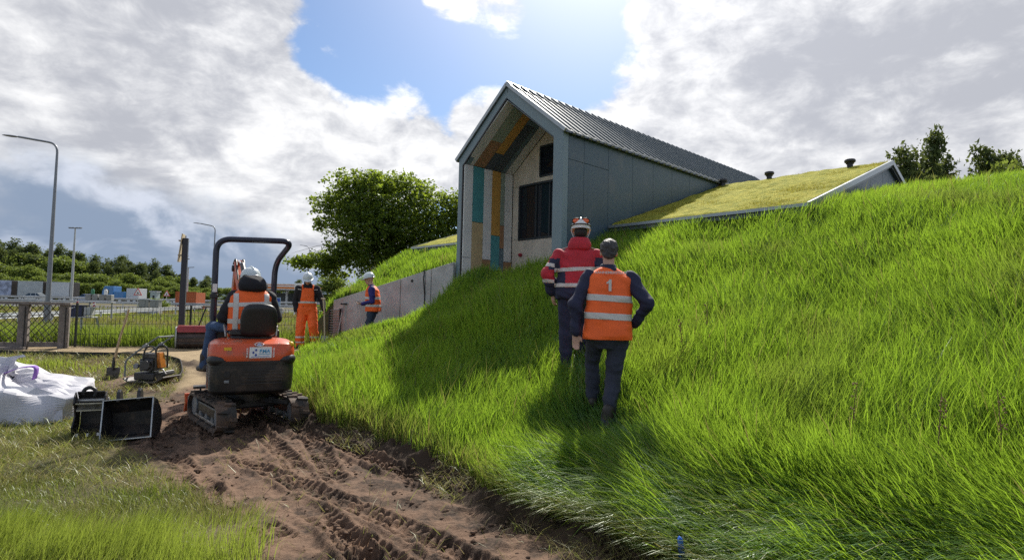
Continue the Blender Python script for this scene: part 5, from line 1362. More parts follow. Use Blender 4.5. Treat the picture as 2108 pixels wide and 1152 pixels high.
# ---------------------------------------------------------------- traffic and the filling station
TYRE = mat('tyre', (.02, .02, .021), .85); LAMPW = mat('headlamp', (.8, .8, .78), .1); TAIL = mat('tail_lamp', (.45, .01, .01), .2)
CGLASS = glass_mat('car_glass', (.03, .045, .055))
def wheel(par, x, y, r, w=.22):
    t = MB().cyl((x, y - w / 2, r), (x, y + w / 2, r), r, n=18).build('wheel', TYRE, par, smooth='auto')
    MB().cyl((x, y - w / 2 - .01, r), (x, y - w / 2 + .02, r), r * .6, n=14).build('rim', GALV, t)
def car(loc, col, label, s=1.0, group='cars on the motorway'):
    c = thing('car', label, 'car', loc, 0, group); paint = mat('car_paint_%s' % col[0], col[1], .3, metal=.3, var=.03, coat=.5)
    low = [(-2.1, .30), (-2.15, .60), (-2.05, .85), (-1.0, .95), (1.1, .98), (2.1, .80), (2.18, .5), (2.1, .28)]; hw = .86
    MB().prism([(x, -hw, z) for x, z in low], (0, 2 * hw, 0)).build('body', paint, c, bevel=.05)
    cab = [(-1.15, .93), (-.45, 1.42), (.85, 1.46), (1.75, .98)]
    MB().loft([[Vector((x, -hw * .93, .93)) for x in ()] or [Vector((-1.2, -.80, .93)), Vector((1.75, -.80, .93)), Vector((1.75, .80, .93)), Vector((-1.2, .80, .93))], [Vector((-.45, -.64, 1.43)), Vector((.95, -.64, 1.43)), Vector((.95, .64, 1.43)), Vector((-.45, .64, 1.43))]]).build('cabin', CGLASS, c, bevel=.03)
    MB().box((.25, 0, 1.45), (1.35, 1.24, .05)).build('roof', paint, c, bevel=.02)
    for x in (-.05, 1.0): MB().span((x, -.81, .93), (x * .7, -.655, 1.44), .07, .02, up=(0, 1, 0)).build('pillar', paint, c)
    for x in (-1.35, 1.35):
        for y in (-.78, .78): wheel(c, x, y, .32)
    for y in (-.6, .6):
        MB().box((-2.11, y, .70), (.10, .30, .14)).build('headlight', LAMPW, c); MB().box((2.12, y, .70), (.08, .28, .14)).build('tail_light', TAIL, c)
    MB().box((0, -hw - .005, .72), (.02, .01, .4)).build('door_seam', BLACK, c)
ZM = ZR2 + .035
car((-86.5, 104, ZM), ('silver', (.50, .53, .54)), 'silver car passing in front of the grey lorry bodies')
car((-74.6, 101, ZM), ('steel_blue', (.26, .32, .46)), 'blue silver car in front of the blue lorry')
car((-58.0, 101, ZM), ('white', (.70, .72, .74)), 'white car half hidden behind the black sign post')

def lorry_body(x, y, L, H, m, label, rim=GALV):
    t = thing('lorry_trailer', label, 'trailer', (x, y, ZM), 0, 'lorry bodies on the motorway')
    b = MB().box((0, 0, .95 + H / 2), (L, 2.5, H)).build('box_body', m, t, bevel=.03)
    for sx in (-1, 1): MB().box((sx * (L / 2 + .03), 0, .95 + H / 2), (.08, 2.54, H + .06)).build('end_frame', DARK, b)
    MB().box((0, 0, .95 + H + .02), (L + .1, 2.54, .08)).build('roof_rail', rim, b)
    MB().box((0, 0, .78), (L, 1.0, .22)).build('chassis', DARK, t)
    for k in (-.28, .30):
        for s in (-1, 1): wheel(t, k * L, s * 1.05, .48, .35)
CURT = mat('grey_curtain', (.42, .45, .45), .6, var=.14, scale=.8); CURT2 = mat('pale_curtain', (.55, .57, .58), .55, var=.08)
lorry_body(-93.0, 112, 4.9, 2.75, CURT, 'grey curtain sided lorry body left of the near lamp post')
lorry_body(-87.6, 112, 4.4, 2.70, CURT2, 'paler grey lorry body partly behind the near lamp post')
lorry_body(-98.9, 112, 4.6, 2.8, mat('printed_body', (.30, .34, .45), .5, var=.5, scale=.9), 'lorry body with dark blue print cut by the left edge')
def blue_lorry():
    t = thing('blue_lorry', 'bright blue lorry with white trailer on the motorway', 'lorry', (-78.2, 112, ZM), 0)
    bl = mat('lorry_blue', (.02, .17, .42), .35, var=.1, coat=.4)
    cb = MB().prism([(-1.0, -1.2, .55), (1.2, -1.2, .55), (1.2, -1.2, 3.15), (-.55, -1.2, 3.15), (-.95, -1.2, 2.1)], (0, 2.4, 0)).build('cab', bl, t, bevel=.08)
    MB().prism([(-.93, -1.1, 1.75), (-.62, -1.1, 2.75), (-.64, -1.1, 2.75), (-.96, -1.1, 1.75)], (0, 2.2, 0)).build('windscreen', CGLASS, cb)
    MB().box((0, -1.205, 2.05), (.9, .02, .75)).build('side_window', CGLASS, cb); MB().box((-1.02, 0, .75), (.12, 2.3, .35)).build('bumper', DARK, cb)
    MB().box((2.6, 0, .85), (3.2, 1.0, .25)).build('chassis', DARK, t)
    MB().box((2.3, -.8, 1.5), (1.9, .7, 1.2)).build('deck_load', bl, t, bevel=.04)
    MB().box((5.0, 0, 1.85), (2.4, 2.5, 1.9)).build('white_box', CURT2, t, bevel=.03)
    for x in (-.2, 2.6, 4.3, 5.4):
        for s in (-1, 1): wheel(t, x, s * 1.05, .48, .35)
blue_lorry()

def triangle_sign(loc, size, label):
    t = thing('warning_sign', label, 'road sign', loc, 0, 'triangular road works signs')
    h = size * .866; red = mat('sign_red', (.55, .03, .02), .4)
    z = 1.35
    MB().tube([(0, .04, 0), (0, .04, z + h)], .035, 8).build('pole', GALV, t)
    tri = lambda k, y: [(-size / 2 * k, y, z + h / 3 - h / 3 * k), (size / 2 * k, y, z + h / 3 - h / 3 * k), (0, y, z + h / 3 + 2 * h / 3 * k)]
    b = MB().prism(tri(1, 0), (0, .02, 0)).build('red_border', red, t)
    f = MB().prism(tri(.72, -.006), (0, .006, 0)).build('white_field', WHITE, b)
    c = Vector((0, -.010, z + h * .30)); q = size * .16
    MB().prism([c + Vector((-q, 0, -q * .6)), c + Vector((q * 1.1, 0, -q * .6)), c + Vector((q * .4, 0, .1 * q)), c + Vector((0, 0, q * .9)), c + Vector((-q * .35, 0, q * .2))], (0, .003, 0)).build('pictogram', BLACK, b)
triangle_sign((-39.1, 60, .55), .92, 'nearer red bordered triangular road works sign')
triangle_sign((-42.1, 70, .60), .86, 'farther triangular road works sign by the bush')
def delineator(x, y, label):
    t = thing('delineator', label, 'road marker', (x, y, float(height(x, y)) + .05), 0, 'red and white road markers')
    MB().box((0, 0, .55), (.24, .05, 1.0)).build('panel', WHITE, t)
    for k in range(3): MB().prism([(-.118, -.027, .18 + k * .32), (.118, -.027, .30 + k * .32), (.118, -.027, .46 + k * .32), (-.118, -.027, .34 + k * .32)], (0, -.003, 0)).build('stripe', mat('stripe_red', (.42, .03, .06), .5), t)
    MB().box((0, 0, .03), (.5, .3, .08)).build('foot', DARK, t, bevel=.02)
delineator(-44.2, 58.5, 'left one of two red and white road markers'); delineator(-42.5, 58.5, 'right one of two red and white road markers')
def blocks():
    for i, (x, y, w, h, lab) in enumerate(((-37.0, 58, .95, 1.0, 'left grey concrete cabinet below the bush'), (-35.9, 58, .85, .95, 'right grey concrete cabinet below the bush'))):
        z = float(height(x, y)); t = thing('roadside_cabinet', lab, 'cabinet', (x, y, z), 0, 'grey cabinets by the slip road')
        MB().box((0, 0, .45 + h / 2), (w, .6, h)).build('housing', mat('cabinet_grey', (.27, .28, .26), .7), t, bevel=.02); MB().box((0, 0, .25), (w + .1, .7, .5)).build('plinth', CONC, t)
        MB().box((0, 0, .45 + h + .03), (w + .08, .68, .06)).build('lid', GALV, t); MB().box((w * .2, -.305, .45 + h / 2), (.02, .02, h * .8)).build('door_seam', BLACK, t)
    t = thing('orange_container', 'orange container between the sign post and the roll bar', 'container', (-38.3, 68.5, .35), 0)
    om = mat('container_orange', (.50, .12, .035), .55, var=.12)
    b = MB().box((0, 0, 1.15), (2.4, 2.0, 1.9)).build('body', om, t)
    for k in range(9): MB().box((-1.05 + k * .26, -1.01, 1.15), (.09, .04, 1.75)).build('rib', om, b)
    for sx in (-1, 1): MB().box((sx * 1.17, -1.0, 1.15), (.10, .10, 1.96)).build('corner_post', om, b)
    MB().box((0, -1.0, 2.12), (2.44, .12, .08)).build('top_beam', om, b); MB().box((0, 0, .12), (2.3, 1.9, .18)).build('skid', DARK, t)
    k = thing('traffic_kiosk', 'small pale green grey kiosk above the roadside bush', 'kiosk', (-46.6, 75, .5), 0)
    MB().box((0, 0, 1.0), (.8, .8, 2.0)).build('housing', mat('kiosk_paint', (.36, .43, .40), .5), k, bevel=.03); MB().box((0, 0, 2.05), (1.0, 1.0, .12)).build('roof', GALV, k); MB().box((.05, -.41, 1.3), (.25, .02, .5)).build('opening', BLACK, k)
    s = thing('round_shrub', 'rounded roadside bush right of the triangular sign', 'bush', (-38.6, 62, .3), 0)
    C = [((0, 0, .7), (1.2, .9, .65)), ((-.8, 0, .55), (.8, .7, .5)), ((.9, 0, .55), (.9, .7, .5))]
    link('foliage', crown_mesh('foliage', C, 2600, .09, 77, L_LIGHT), L_LIGHT, s); limbs((0, 0, 0), (0, 0, .6), .05, [c[0] for c in C], 4).build('stem', BARK, s)
blocks()

def filling_station():
    t = thing('station_canopy', 'long white and orange filling station canopy behind the workers', 'canopy', (-44, 120, .75), 0)
    b = MB().box((0, 0, 4.0), (19, 9, 1.25)).build('canopy_slab', WHITE, t)
    st = mat('station_orange', (.70, .22, .04), .45)
    MB().box((0, -4.52, 3.75), (19.02, .06, .42)).build('orange_stripe', st, b); MB().box((0, -4.53, 4.30), (19.03, .05, .14)).build('orange_stripe', st, b)
    for x in (-8, -3, 2, 7): MB().box((x, 0, 1.7), (.4, .4, 3.4)).build('column', WHITE, t)
    MB().box((1, 3, 1.4), (14, 2.5, 2.8)).build('shop', mat('shop_dark', (.07, .08, .08), .5), t)
    s = thing('price_sign', 'white roadside pylon with an orange disc left of the worker in orange', 'sign', (-22.3, 60, .2), 0)
    MB().box((-.35, 0, 1.6), (.14, .12, 3.2)).build('post', WHITE, s); MB().box((.05, 0, 2.85), (.95, .14, .95)).build('panel', WHITE, s, bevel=.05)
    MB().cyl((.12, -.075, 2.85), (.12, -.095, 2.85), .33, n=22).build('orange_disc', st, s)
    u = thing('blue_sign', 'small blue and white sign above a grey box behind the operator', 'sign', (-23.2, 57, .1), 0)
    MB().box((0, 0, 1.45), (.50, .06, .85)).build('panel', mat('pale_blue', (.30, .45, .62), .5), u); MB().box((0, -.035, 1.62), (.44, .01, .34)).build('symbol', BLUE, u)
    MB().box((0, .02, .55), (.09, .06, 1.0)).build('post', GALV, u); MB().box((.1, 0, .55), (.9, .4, .55)).build('grey_box', CONC, u, bevel=.03)
filling_station()

def spade_at_wall():
    q = Vector((WA[0], WA[1])) + Vector((WD[0], WD[1])) * 3.0 + Vector((WN[0], WN[1])) * .12
    z = float(height(q.x, q.y))
    s = thing('spade', 'grey spade with a T handle leaning against the concrete wall', 'spade', (q.x, q.y - .20, z), 0)
    gm = mat('grey_shaft', (.42, .41, .38), .5)
    MB().tube([(-.10, 0, .10), (0.0, .16, 1.04)], .017, 8).build('shaft', gm, s); MB().box((-.02, .13, .86), (.035, .03, .20), (0, rad(6), 0)).build('shaft_sleeve', GREYM, s)
    MB().cyl((-.075, .165, 1.06), (.085, .165, 1.06), .02, n=10).build('handle_bar', DARK, s)
    MB().prism([(-.20, -.02, .28), (-.0, -.02, .28), (-.02, -.03, .02), (-.10, -.03, -.03), (-.18, -.03, .02)], (0, .012, 0)).build('blade', STEEL, s)
spade_at_wall()
# ---------------------------------------------------------------- people
SKIN = mat('skin', (.50, .30, .22), .55, var=.06, scale=9)
HIVIS = mat('hi_vis_orange', (.90, .13, .015), .65, var=.06, scale=7, bump=.12, bscale=30)
REFL = mat('reflective_tape', (.58, .55, .52), .45, var=.05)
NAVY = mat('navy_cloth', (.016, .019, .050), .8, var=.2, scale=8, bump=.2, bscale=60)
BLACKC = mat('black_cloth', (.012, .012, .017), .85, var=.2, scale=8, bump=.2, bscale=60)
REDC = mat('red_cloth', (.44, .020, .036), .75, var=.10, scale=6, bump=.15, bscale=50)
JEANS = mat('blue_jeans', (.045, .085, .17), .85, var=.2, scale=9, bump=.2, bscale=90)
DENIM = mat('dark_trousers', (.030, .034, .055), .85, var=.22, scale=9, bump=.2, bscale=90)
HELM = mat('helmet_white', (.62, .68, .70), .28, var=.03, coat=.3)
BOOT = mat('boot_leather', (.035, .028, .024), .6, var=.25)
ROYAL = mat('royal_blue_sleeve', (.022, .020, .16), .75, var=.15, bump=.15)

def limb(mb, pts, rs, n=12):
    P = [Vector(p) for p in pts]; mb.tube(P, rs, n)
    for p, r in zip(P, rs): mb.ball(p, r * .995, 12, 8)
def ell(mb, rings, n=24, p=2.4):
    """torso: rings of (x, y, z, half width, half depth, yaw degrees)"""
    out = []
    for (x, y, z, hx, hy, *yaw) in rings:
        q = rad(yaw[0]) if yaw else 0.0; r = []
        for k in range(n):
            a = 2 * math.pi * k / n; c, s = math.cos(a), math.sin(a); f = (abs(c) ** p + abs(s) ** p) ** (-1 / p)
            u, v = hx * c * f, hy * s * f; r.append(Vector((x + u * math.cos(q) - v * math.sin(q), y + u * math.sin(q) + v * math.cos(q), z)))
        out.append(r)
    mb.loft(out)
def fuse(mb, voxel, smooth=3, wrinkle=0.0, wscale=14.0, seed=0):
    """one continuous skin over overlapping closed shapes"""
    me = mb.mesh('fuse'); o = bpy.data.objects.new('fuse', me); COL.objects.link(o)
    r = o.modifiers.new('r', 'REMESH'); r.mode = 'VOXEL'; r.voxel_size = voxel
    if smooth: s = o.modifiers.new('s', 'SMOOTH'); s.factor = .5; s.iterations = smooth
    dg = bpy.context.evaluated_depsgraph_get(); dg.update()
    out = bpy.data.meshes.new_from_object(o.evaluated_get(dg)); bpy.data.objects.remove(o); bpy.data.meshes.remove(me)
    if wrinkle:
        n = len(out.vertices); co = np.zeros(n * 3, np.float32); no = np.zeros(n * 3, np.float32)
        out.vertices.foreach_get('co', co); out.vertices.foreach_get('normal', no); co = co.reshape(-1, 3); no = no.reshape(-1, 3)
        x, y, z = co.T
        w = vnoise(x * 1.0 + y * 1.3, z * 2.1 + x * .8, wscale * .55, seed) + .6 * vnoise(x + z * .6, z * 1.7 - y, wscale * 1.2, seed + 1)
        w = np.where(w > 0, w, w * .4)
        out.vertices.foreach_set('co', (co + no * (w * wrinkle)[:, None]).ravel())
    out.polygons.foreach_set('use_smooth', [True] * len(out.polygons)); out.update()
    return out
def part_of(me, planes, off):
    """the piece of a garment between cutting planes, lifted off by 'off'"""
    bm = bmesh.new(); bm.from_mesh(me)
    for co, no in planes:
        bmesh.ops.bisect_plane(bm, geom=bm.verts[:] + bm.edges[:] + bm.faces[:], plane_co=Vector(co), plane_no=Vector(no), clear_outer=True)
    bm.normal_update()
    for v in bm.verts: v.co += v.normal * off
    out = bpy.data.meshes.new('cut'); bm.to_mesh(out); bm.free()
    out.polygons.foreach_set('use_smooth', [True] * len(out.polygons)); return out
def band(parent, me, z0, z1, m=REFL, extra=(), name='reflective_band', off=.004, tiltx=0.0):
    n = Vector((math.sin(tiltx), 0, math.cos(tiltx)))
    o = link(name, part_of(me, [((0, 0, z1), n), ((0, 0, z0), -n)] + list(extra), off), m, parent); o.modifiers.new('solid', 'SOLIDIFY').thickness = .003; return o
def paint(me, fn):
    c = np.zeros(len(me.polygons) * 3, np.float32); me.polygons.foreach_get('center', c); c = c.reshape(-1, 3)
    me.polygons.foreach_set('material_index', fn(c[:, 0], c[:, 1], c[:, 2]).astype(np.int32))
def head(mb, c, yaw=0.0, nod=0.0, neck=None):
    c = Vector(c); Rm = Matrix.Rotation(yaw, 3, 'Z') @ Matrix.Rotation(nod, 3, 'X')
    T = lambda p: c + Rm @ Vector(p)
    def b(p, r, k=10): 
        q = MB(); q.ball((0, 0, 0), r, 14, k); mb.add([T(Vector(p) + Vector(v)) for v in q.v], q.f)
    b((0, -.012, .02), (.075, .095, .10)); b((0, .022, -.05), (.058, .070, .070)); b((0, .058, -.088), (.030, .026, .026))
    b((0, .098, -.022), (.013, .020, .020), 8); b((0, .088, .004), (.010, .014, .03), 8); b((0, .080, .022), (.052, .016, .012), 8)
    for s in (-1, 1): b((s * .077, -.008, -.015), (.010, .020, .032), 8); b((s * .035, .068, -.035), (.022, .018, .018), 8)
    b((0, .084, -.062), (.024, .014, .008), 8)
    if neck is not None: limb(mb, [neck, T((0, -.02, -.06))], [.060, .054])
    return T, Rm
def face(parent, T):
    d = mat('eye_dark', (.03, .025, .02), .3); lip = mat('lips', (.36, .15, .12), .5)
    for s in (-1, 1):
        MB().ball(T((s * .031, .080, .004)), (.011, .008, .007), 10, 6).build('eye', d, parent, smooth=True)
        MB().ball(T((s * .031, .085, .020)), (.018, .007, .004), 10, 6).build('eyebrow', d, parent, smooth=True)
    MB().ball(T((0, .090, -.062)), (.022, .009, .005), 10, 6).build('mouth', lip, parent, smooth=True)
def hand(mb, wrist, d, palm, curl=.35, side=1):
    """palm plus five unequal bent fingers; d = pointing, palm = palm normal, side = where the thumb is"""
    w, d, pn = Vector(wrist), Vector(d).normalized(), Vector(palm).normalized(); a = d.cross(pn).normalized() * side; pn = a.cross(d).normalized() * side
    limb(mb, [w - d * .03, w + d * .015], [.027, .026])
    for t in (-.024, -.008, .008, .024): limb(mb, [w + d * .01 + a * t * .8, w + d * .085 + a * t], [.016, .013], 8)
    for t, L in ((.029, .070), (.010, .080), (-.010, .075), (-.028, .058)):
        p = w + d * .085 + a * t; pts = [p]; ang = curl * .5
        for k in range(3): p = p + (d * math.cos(ang) + pn * math.sin(ang)) * L * (.42, .33, .25)[k]; pts.append(p); ang += curl
        limb(mb, pts, [.0095, .009, .008, .0065], 8)
    p = w + d * .025 + a * .026; limb(mb, [p, p + d * .028 + a * .024 + pn * .010, p + d * .056 + a * .028 + pn * .022], [.013, .011, .008], 8)
def helmet(parent, T, Rm, m=HELM, brim=.05, tilt=0.0, name='helmet'):
    rings = []; n = 26
    for r, z in ((.112, .035), (.113, .06), (.108, .09), (.092, .125), (.062, .150), (.028, .161), (.004, .164)):
        rings.append([T(Vector((r * math.cos(2 * math.pi * k / n), -.008 + r * 1.18 * math.sin(2 * math.pi * k / n), z))) for k in range(n)])
    h = MB().loft(rings).build(name, m, parent, smooth=True)
    vs, fs = [], []
    for k in range(n):
        a = 2 * math.pi * k / n; f = 1 + (brim / .12) * max(0.0, math.sin(a)) ** 1.5 + .10
        for q, z in ((1.0, .046), (f, .030 - .014 * max(0, math.sin(a)))): vs.append(T(Vector((.112 * q * math.cos(a), -.008 + .132 * q * math.sin(a), z))))
    fs = [(2 * k, 2 * k + 1, 2 * ((k + 1) % n) + 1, 2 * ((k + 1) % n)) for k in range(n)]
    b = MB().add(vs, fs).build('brim', m, h, smooth=True); b.modifiers.new('solid', 'SOLIDIFY').thickness = .005
    MB().tube([T(Vector((0, -.008 + .132 * math.cos(q), .04 + .132 * math.sin(q)))) for q in [rad(t) for t in range(25, 160, 15)]], .012, 8).build('ridge', m, h, smooth=True)
    return h
def boot(parent, ankle, d, m=BOOT, s=1.0):
    a, d = Vector(ankle), Vector(d).normalized(); up = Vector((0, 0, 1)); mb = MB()
    limb(mb, [a + up * .12, a + up * .0], [.058 * s, .058 * s]); limb(mb, [a - d * .05 - up * .03, a + d * .07 - up * .035, a + d * .15 - up * .045], [.045 * s, .046 * s, .038 * s])
    return link('boot', fuse(mb, .012, 2), m, parent)
def vest_mesh(rings, extra=None, wr=.006, seed=3):
    mb = MB(); ell(mb, rings, 32, 2.7)
    if extra: extra(mb)
    return fuse(mb, .012, 2, wr, 10, seed)
def open_hem(me, z):
    return part_of(me, [((0, 0, z), (0, 0, -1))], 0)
def base_body(mb, J, build=1.0):
    limb(mb, [J['pel'], J['chest']], [.11, .12]); limb(mb, [J['chest'], J['neck']], [.11, .05])
    for s in 'LR':
        limb(mb, [J['sh' + s], J['el' + s], J['wr' + s]], [.048, .040, .028]); limb(mb, [J['hip' + s], J['kn' + s], J['an' + s]], [.075, .052, .038])
        limb(mb, [J['chest'], J['sh' + s]], [.08, .05]); limb(mb, [J['pel'], J['hip' + s]], [.09, .08])
def V3(*a): return Vector(a)

def vest_man():
    x, y = .90, 5.42
    p = thing('person', 'man in orange vest numbered 1 and dark trousers walking uphill, seen from behind', 'person', (x, y, float(height(x, y)) - .06), rad(-6))
    J = dict(pel=V3(.01, 0, .92), chest=V3(.02, .07, 1.28), neck=V3(.02, .10, 1.50), shL=V3(-.17, .07, 1.41), shR=V3(.22, .07, 1.41), elL=V3(-.295, -.02, 1.14), wrL=V3(-.285, -.03, .90), elR=V3(.375, -.06, 1.17), wrR=V3(.27, .06, .98),
             hipL=V3(-.09, 0, .90), hipR=V3(.11, 0, .90), knL=V3(-.12, .20, .60), anL=V3(-.11, .24, .24), knR=V3(.075, .04, .49), anR=V3(.02, -.12, .07))
    mb = MB(); base_body(mb, J); T, Rm = head(mb, (.02, .135, 1.665), 0, rad(-6), (.02, .095, 1.46))
    hand(mb, J['wrL'] + V3(0, 0, -.02), (.02, -.05, -1), (0, -1, .1), .30, -1); hand(mb, J['wrR'] + V3(-.02, 0, -.01), (-.7, .2, -.5), (-.2, .9, 0), .5)
    link('body', fuse(mb, .009, 2), SKIN, p)
    hb = MB(); hb.ball(T((0, -.022, .035)), (.088, .104, .092), 20, 14); hb.ball(T((0, -.065, -.02)), (.066, .052, .065), 16, 10)
    hm = fuse(hb, .010, 2, .008, 60, 5)
    link('hair', hm, mat('grey_hair', (.045, .042, .045), .6, var=.6, scale=60, bump=.6, bscale=120), p)
    sl = MB()
    for s in 'LR': limb(sl, [J['chest'] + V3(-.10 if s == 'L' else .13, 0, .08), J['sh' + s], J['el' + s], J['wr' + s]], [.075, .080, .064, .046])
    ell(sl, [(.01, .01, .88, .165, .115), (.02, .06, 1.2, .18, .12), (.02, .085, 1.40, .17, .11), (.02, .09, 1.49, .085, .08), (.02, .10, 1.545, .068, .068)])
    link('pullover', fuse(sl, .012, 3, .014, 16, 7), NAVY, p)
    tm = MB(); limb(tm, [J['hipL'], J['knL'], J['anL']], [.105, .074, .060]); limb(tm, [J['hipR'], J['knR'], J['anR']], [.108, .077, .060])
    ell(tm, [(.01, 0, .74, .10, .09), (.01, -.01, .84, .175, .125), (.01, 0, .98, .16, .11)])
    link('trousers', fuse(tm, .012, 3, .016, 13, 9), DENIM, p)
    for s in 'LR': boot(p, J['an' + s], (0, 1, 0))
    R = [(.015, .005, .80, .225, .150), (.01, .0, .86, .235, .158), (.015, .02, 1.0, .222, .150), (.018, .04, 1.15, .215, .145), (.02, .065, 1.30, .222, .142), (.02, .085, 1.395, .232, .128), (.02, .092, 1.445, .20, .108), (.02, .095, 1.49, .12, .085), (.02, .10, 1.515, .078, .07)]
    vm = vest_mesh(R, wr=.017, seed=12); vm = open_hem(vm, .83)
    v = link('hi_vis_vest', vm, HIVIS, p); v.modifiers.new('solid', 'SOLIDIFY').thickness = .004
    band(v, vm, 1.015, 1.075, tiltx=rad(2)); band(v, vm, 1.185, 1.245, tiltx=rad(3))
    me = text_mesh('AANNEMERSTEAM', .036, .0015, .0004); me.transform(Matrix.Translation((.03, -.052, 1.455)) @ Matrix.Rotation(rad(68), 4, 'X')); link('lettering', me, REFL, v)
    one = [(-.010, -.055), (.016, -.055), (.016, .055), (-.004, .055), (-.012, .040), (-.030, .030), (-.030, .012), (-.010, .020)]
    M = Matrix.Translation((.02, -.090, 1.335)) @ Matrix.Rotation(rad(84), 4, 'X'); nb = MB().prism([(x_, y_, 0) for x_, y_ in one], (0, 0, .004)); nb.v = [tuple(M @ Vector(q)) for q in nb.v]; nb.build('number_one', REFL, v)
vest_man()

def red_man():
    x, y = .74, 6.80
    p = thing('person', 'man in red jacket with reflective bands and white helmet climbing the slope', 'person', (x, y, float(height(x, y)) - .02), rad(-7))
    J = dict(pel=V3(.0, 0, .95), chest=V3(.03, .05, 1.30), neck=V3(.05, .08, 1.50), shL=V3(-.19, .05, 1.375), shR=V3(.265, .05, 1.375), elL=V3(-.315, -.02, 1.16), wrL=V3(-.265, .05, .95), elR=V3(.37, .02, 1.16), wrR=V3(.34, .12, .95),
             hipL=V3(-.09, 0, .93), hipR=V3(.10, 0, .93), knL=V3(-.09, -.02, .50), anL=V3(-.08, -.06, .10), knR=V3(.10, .20, .60), anR=V3(.10, .22, .25))
    mb = MB(); base_body(mb, J); T, Rm = head(mb, (.065, .11, 1.675), 0, rad(-4), (.05, .08, 1.47))
    hand(mb, J['wrL'] + V3(.01, 0, -.03), (.1, .1, -1), (.6, .4, 0), .5, -1); hand(mb, J['wrR'] + V3(0, 0, -.03), (0, .1, -1), (-.5, .4, 0), .4)
    link('body', fuse(mb, .0105, 2), SKIN, p)
    link('hair', fuse((lambda q: (q.ball(T((0, -.03, .0)), (.082, .09, .085), 16, 10), q)[1])(MB()), .012, 2), mat('dark_hair', (.02, .018, .02), .7, var=.4, scale=50), p)
    jk = MB()
    for s in 'LR': limb(jk, [J['chest'] + V3(-.12 if s == 'L' else .15, 0, .06), J['sh' + s], J['el' + s], J['wr' + s]], [.085, .090, .078, .060])
    ell(jk, [(.0, .0, .86, .215, .15), (.0, .0, .92, .222, .155), (.015, .02, 1.08, .215, .15), (.03, .045, 1.25, .222, .148), (.04, .06, 1.36, .225, .14), (.045, .065, 1.43, .185, .125), (.045, .07, 1.48, .13, .11), (.05, .08, 1.53, .10, .09), (.055, .09, 1.57, .085, .08)])
    jm = fuse(jk, .013, 3, .017, 12, 21)
    # navy lower back, flanks and forearms
    def reg(x, y, z):
        low = (z < 1.00) & (np.abs(x - .01) < .27)
        flank = (z < 1.20) & (z > .9) & (x < -.105) & (x > -.235)
        arm = ((x < -.235) & (z < 1.05)) | ((x > .31) & (z < 1.05)) | ((x < -.17) & (x > -.30) & (z < 1.34) & (z > 1.20)) | ((x > .235) & (z < 1.36) & (z > 1.18))
        return np.where(low | flank | arm, 1, 0)
    paint(jm, reg); j = link('jacket', jm, [REDC, NAVY], p)
    band(j, jm, 1.19, 1.235, extra=[((-.235, 0, 0), (-1, 0, 0)), ((.30, 0, 0), (1, 0, 0))], tiltx=rad(-3)); band(j, jm, 1.00, 1.045, extra=[((-.235, 0, 0), (-1, 0, 0)), ((.27, 0, 0), (1, 0, 0))])
    band(j, jm, 1.19, 1.235, extra=[((-.235, 0, 0), (1, 0, 0))], tiltx=rad(10)); band(j, jm, 1.03, 1.07, extra=[((-.235, 0, 0), (1, 0, 0))], tiltx=rad(4)); band(j, jm, 1.19, 1.235, extra=[((.30, 0, 0), (-1, 0, 0))])
    hd = MB(); ell(hd, [(.05, .035, 1.42, .11, .06), (.05, .005, 1.46, .135, .085), (.05, .01, 1.52, .135, .09), (.055, .03, 1.58, .115, .09), (.055, .06, 1.605, .10, .09)])
    link('hood', fuse(hd, .012, 3, .008, 14, 25), REDC, p)
    for s in (-1, 1): MB().span((.05 + s * .12, .05, 1.495), (.045 + s * .225, .05, 1.455), .03, .008, up=(s * .3, 0, 1)).build('shoulder_piping', REFL, j)
    tm = MB(); limb(tm, [J['hipL'], J['knL'], J['anL']], [.108, .082, .068]); limb(tm, [J['hipR'], J['knR'], J['anR']], [.108, .082, .068]); ell(tm, [(0, 0, .80, .14, .11), (0, 0, .95, .18, .13)])
    link('trousers', fuse(tm, .013, 3, .010, 13, 29), NAVY, p)
    for s in 'LR': boot(p, J['an' + s], (0, 1, 0))
    h = helmet(p, T, Rm, mat('helmet_bright', (.74, .74, .72), .3), .04)
    og = mat('goggle_orange', (.75, .12, .02), .12, coat=.6)
    for s in (-1, 1):
        g = MB().ball(T((s * .052, -.085, .118)), (.050, .030, .034), 16, 10).build('goggle_lens', og, h, smooth=True)
        MB().tube([T((s * .052 + .052 * math.cos(a), -.095, .118 + .036 * math.sin(a))) for a in [2 * math.pi * k / 16 for k in range(16)]], .007, 6, closed=True).build('goggle_rim', DARK, g, smooth=True)
        MB().tube([T((s * .108, -.05, .06)), T((s * .105, -.07, -.02)), T((s * .075, -.06, -.09))], .006, 6).build('chin_strap', REFL, h)
    MB().tube([T((.118 * math.cos(a), -.008 + .137 * math.sin(a), .075)) for a in [2 * math.pi * k / 24 for k in range(24)]], .008, 6, closed=True).build('goggle_strap', DARK, h, smooth=True)
red_man()

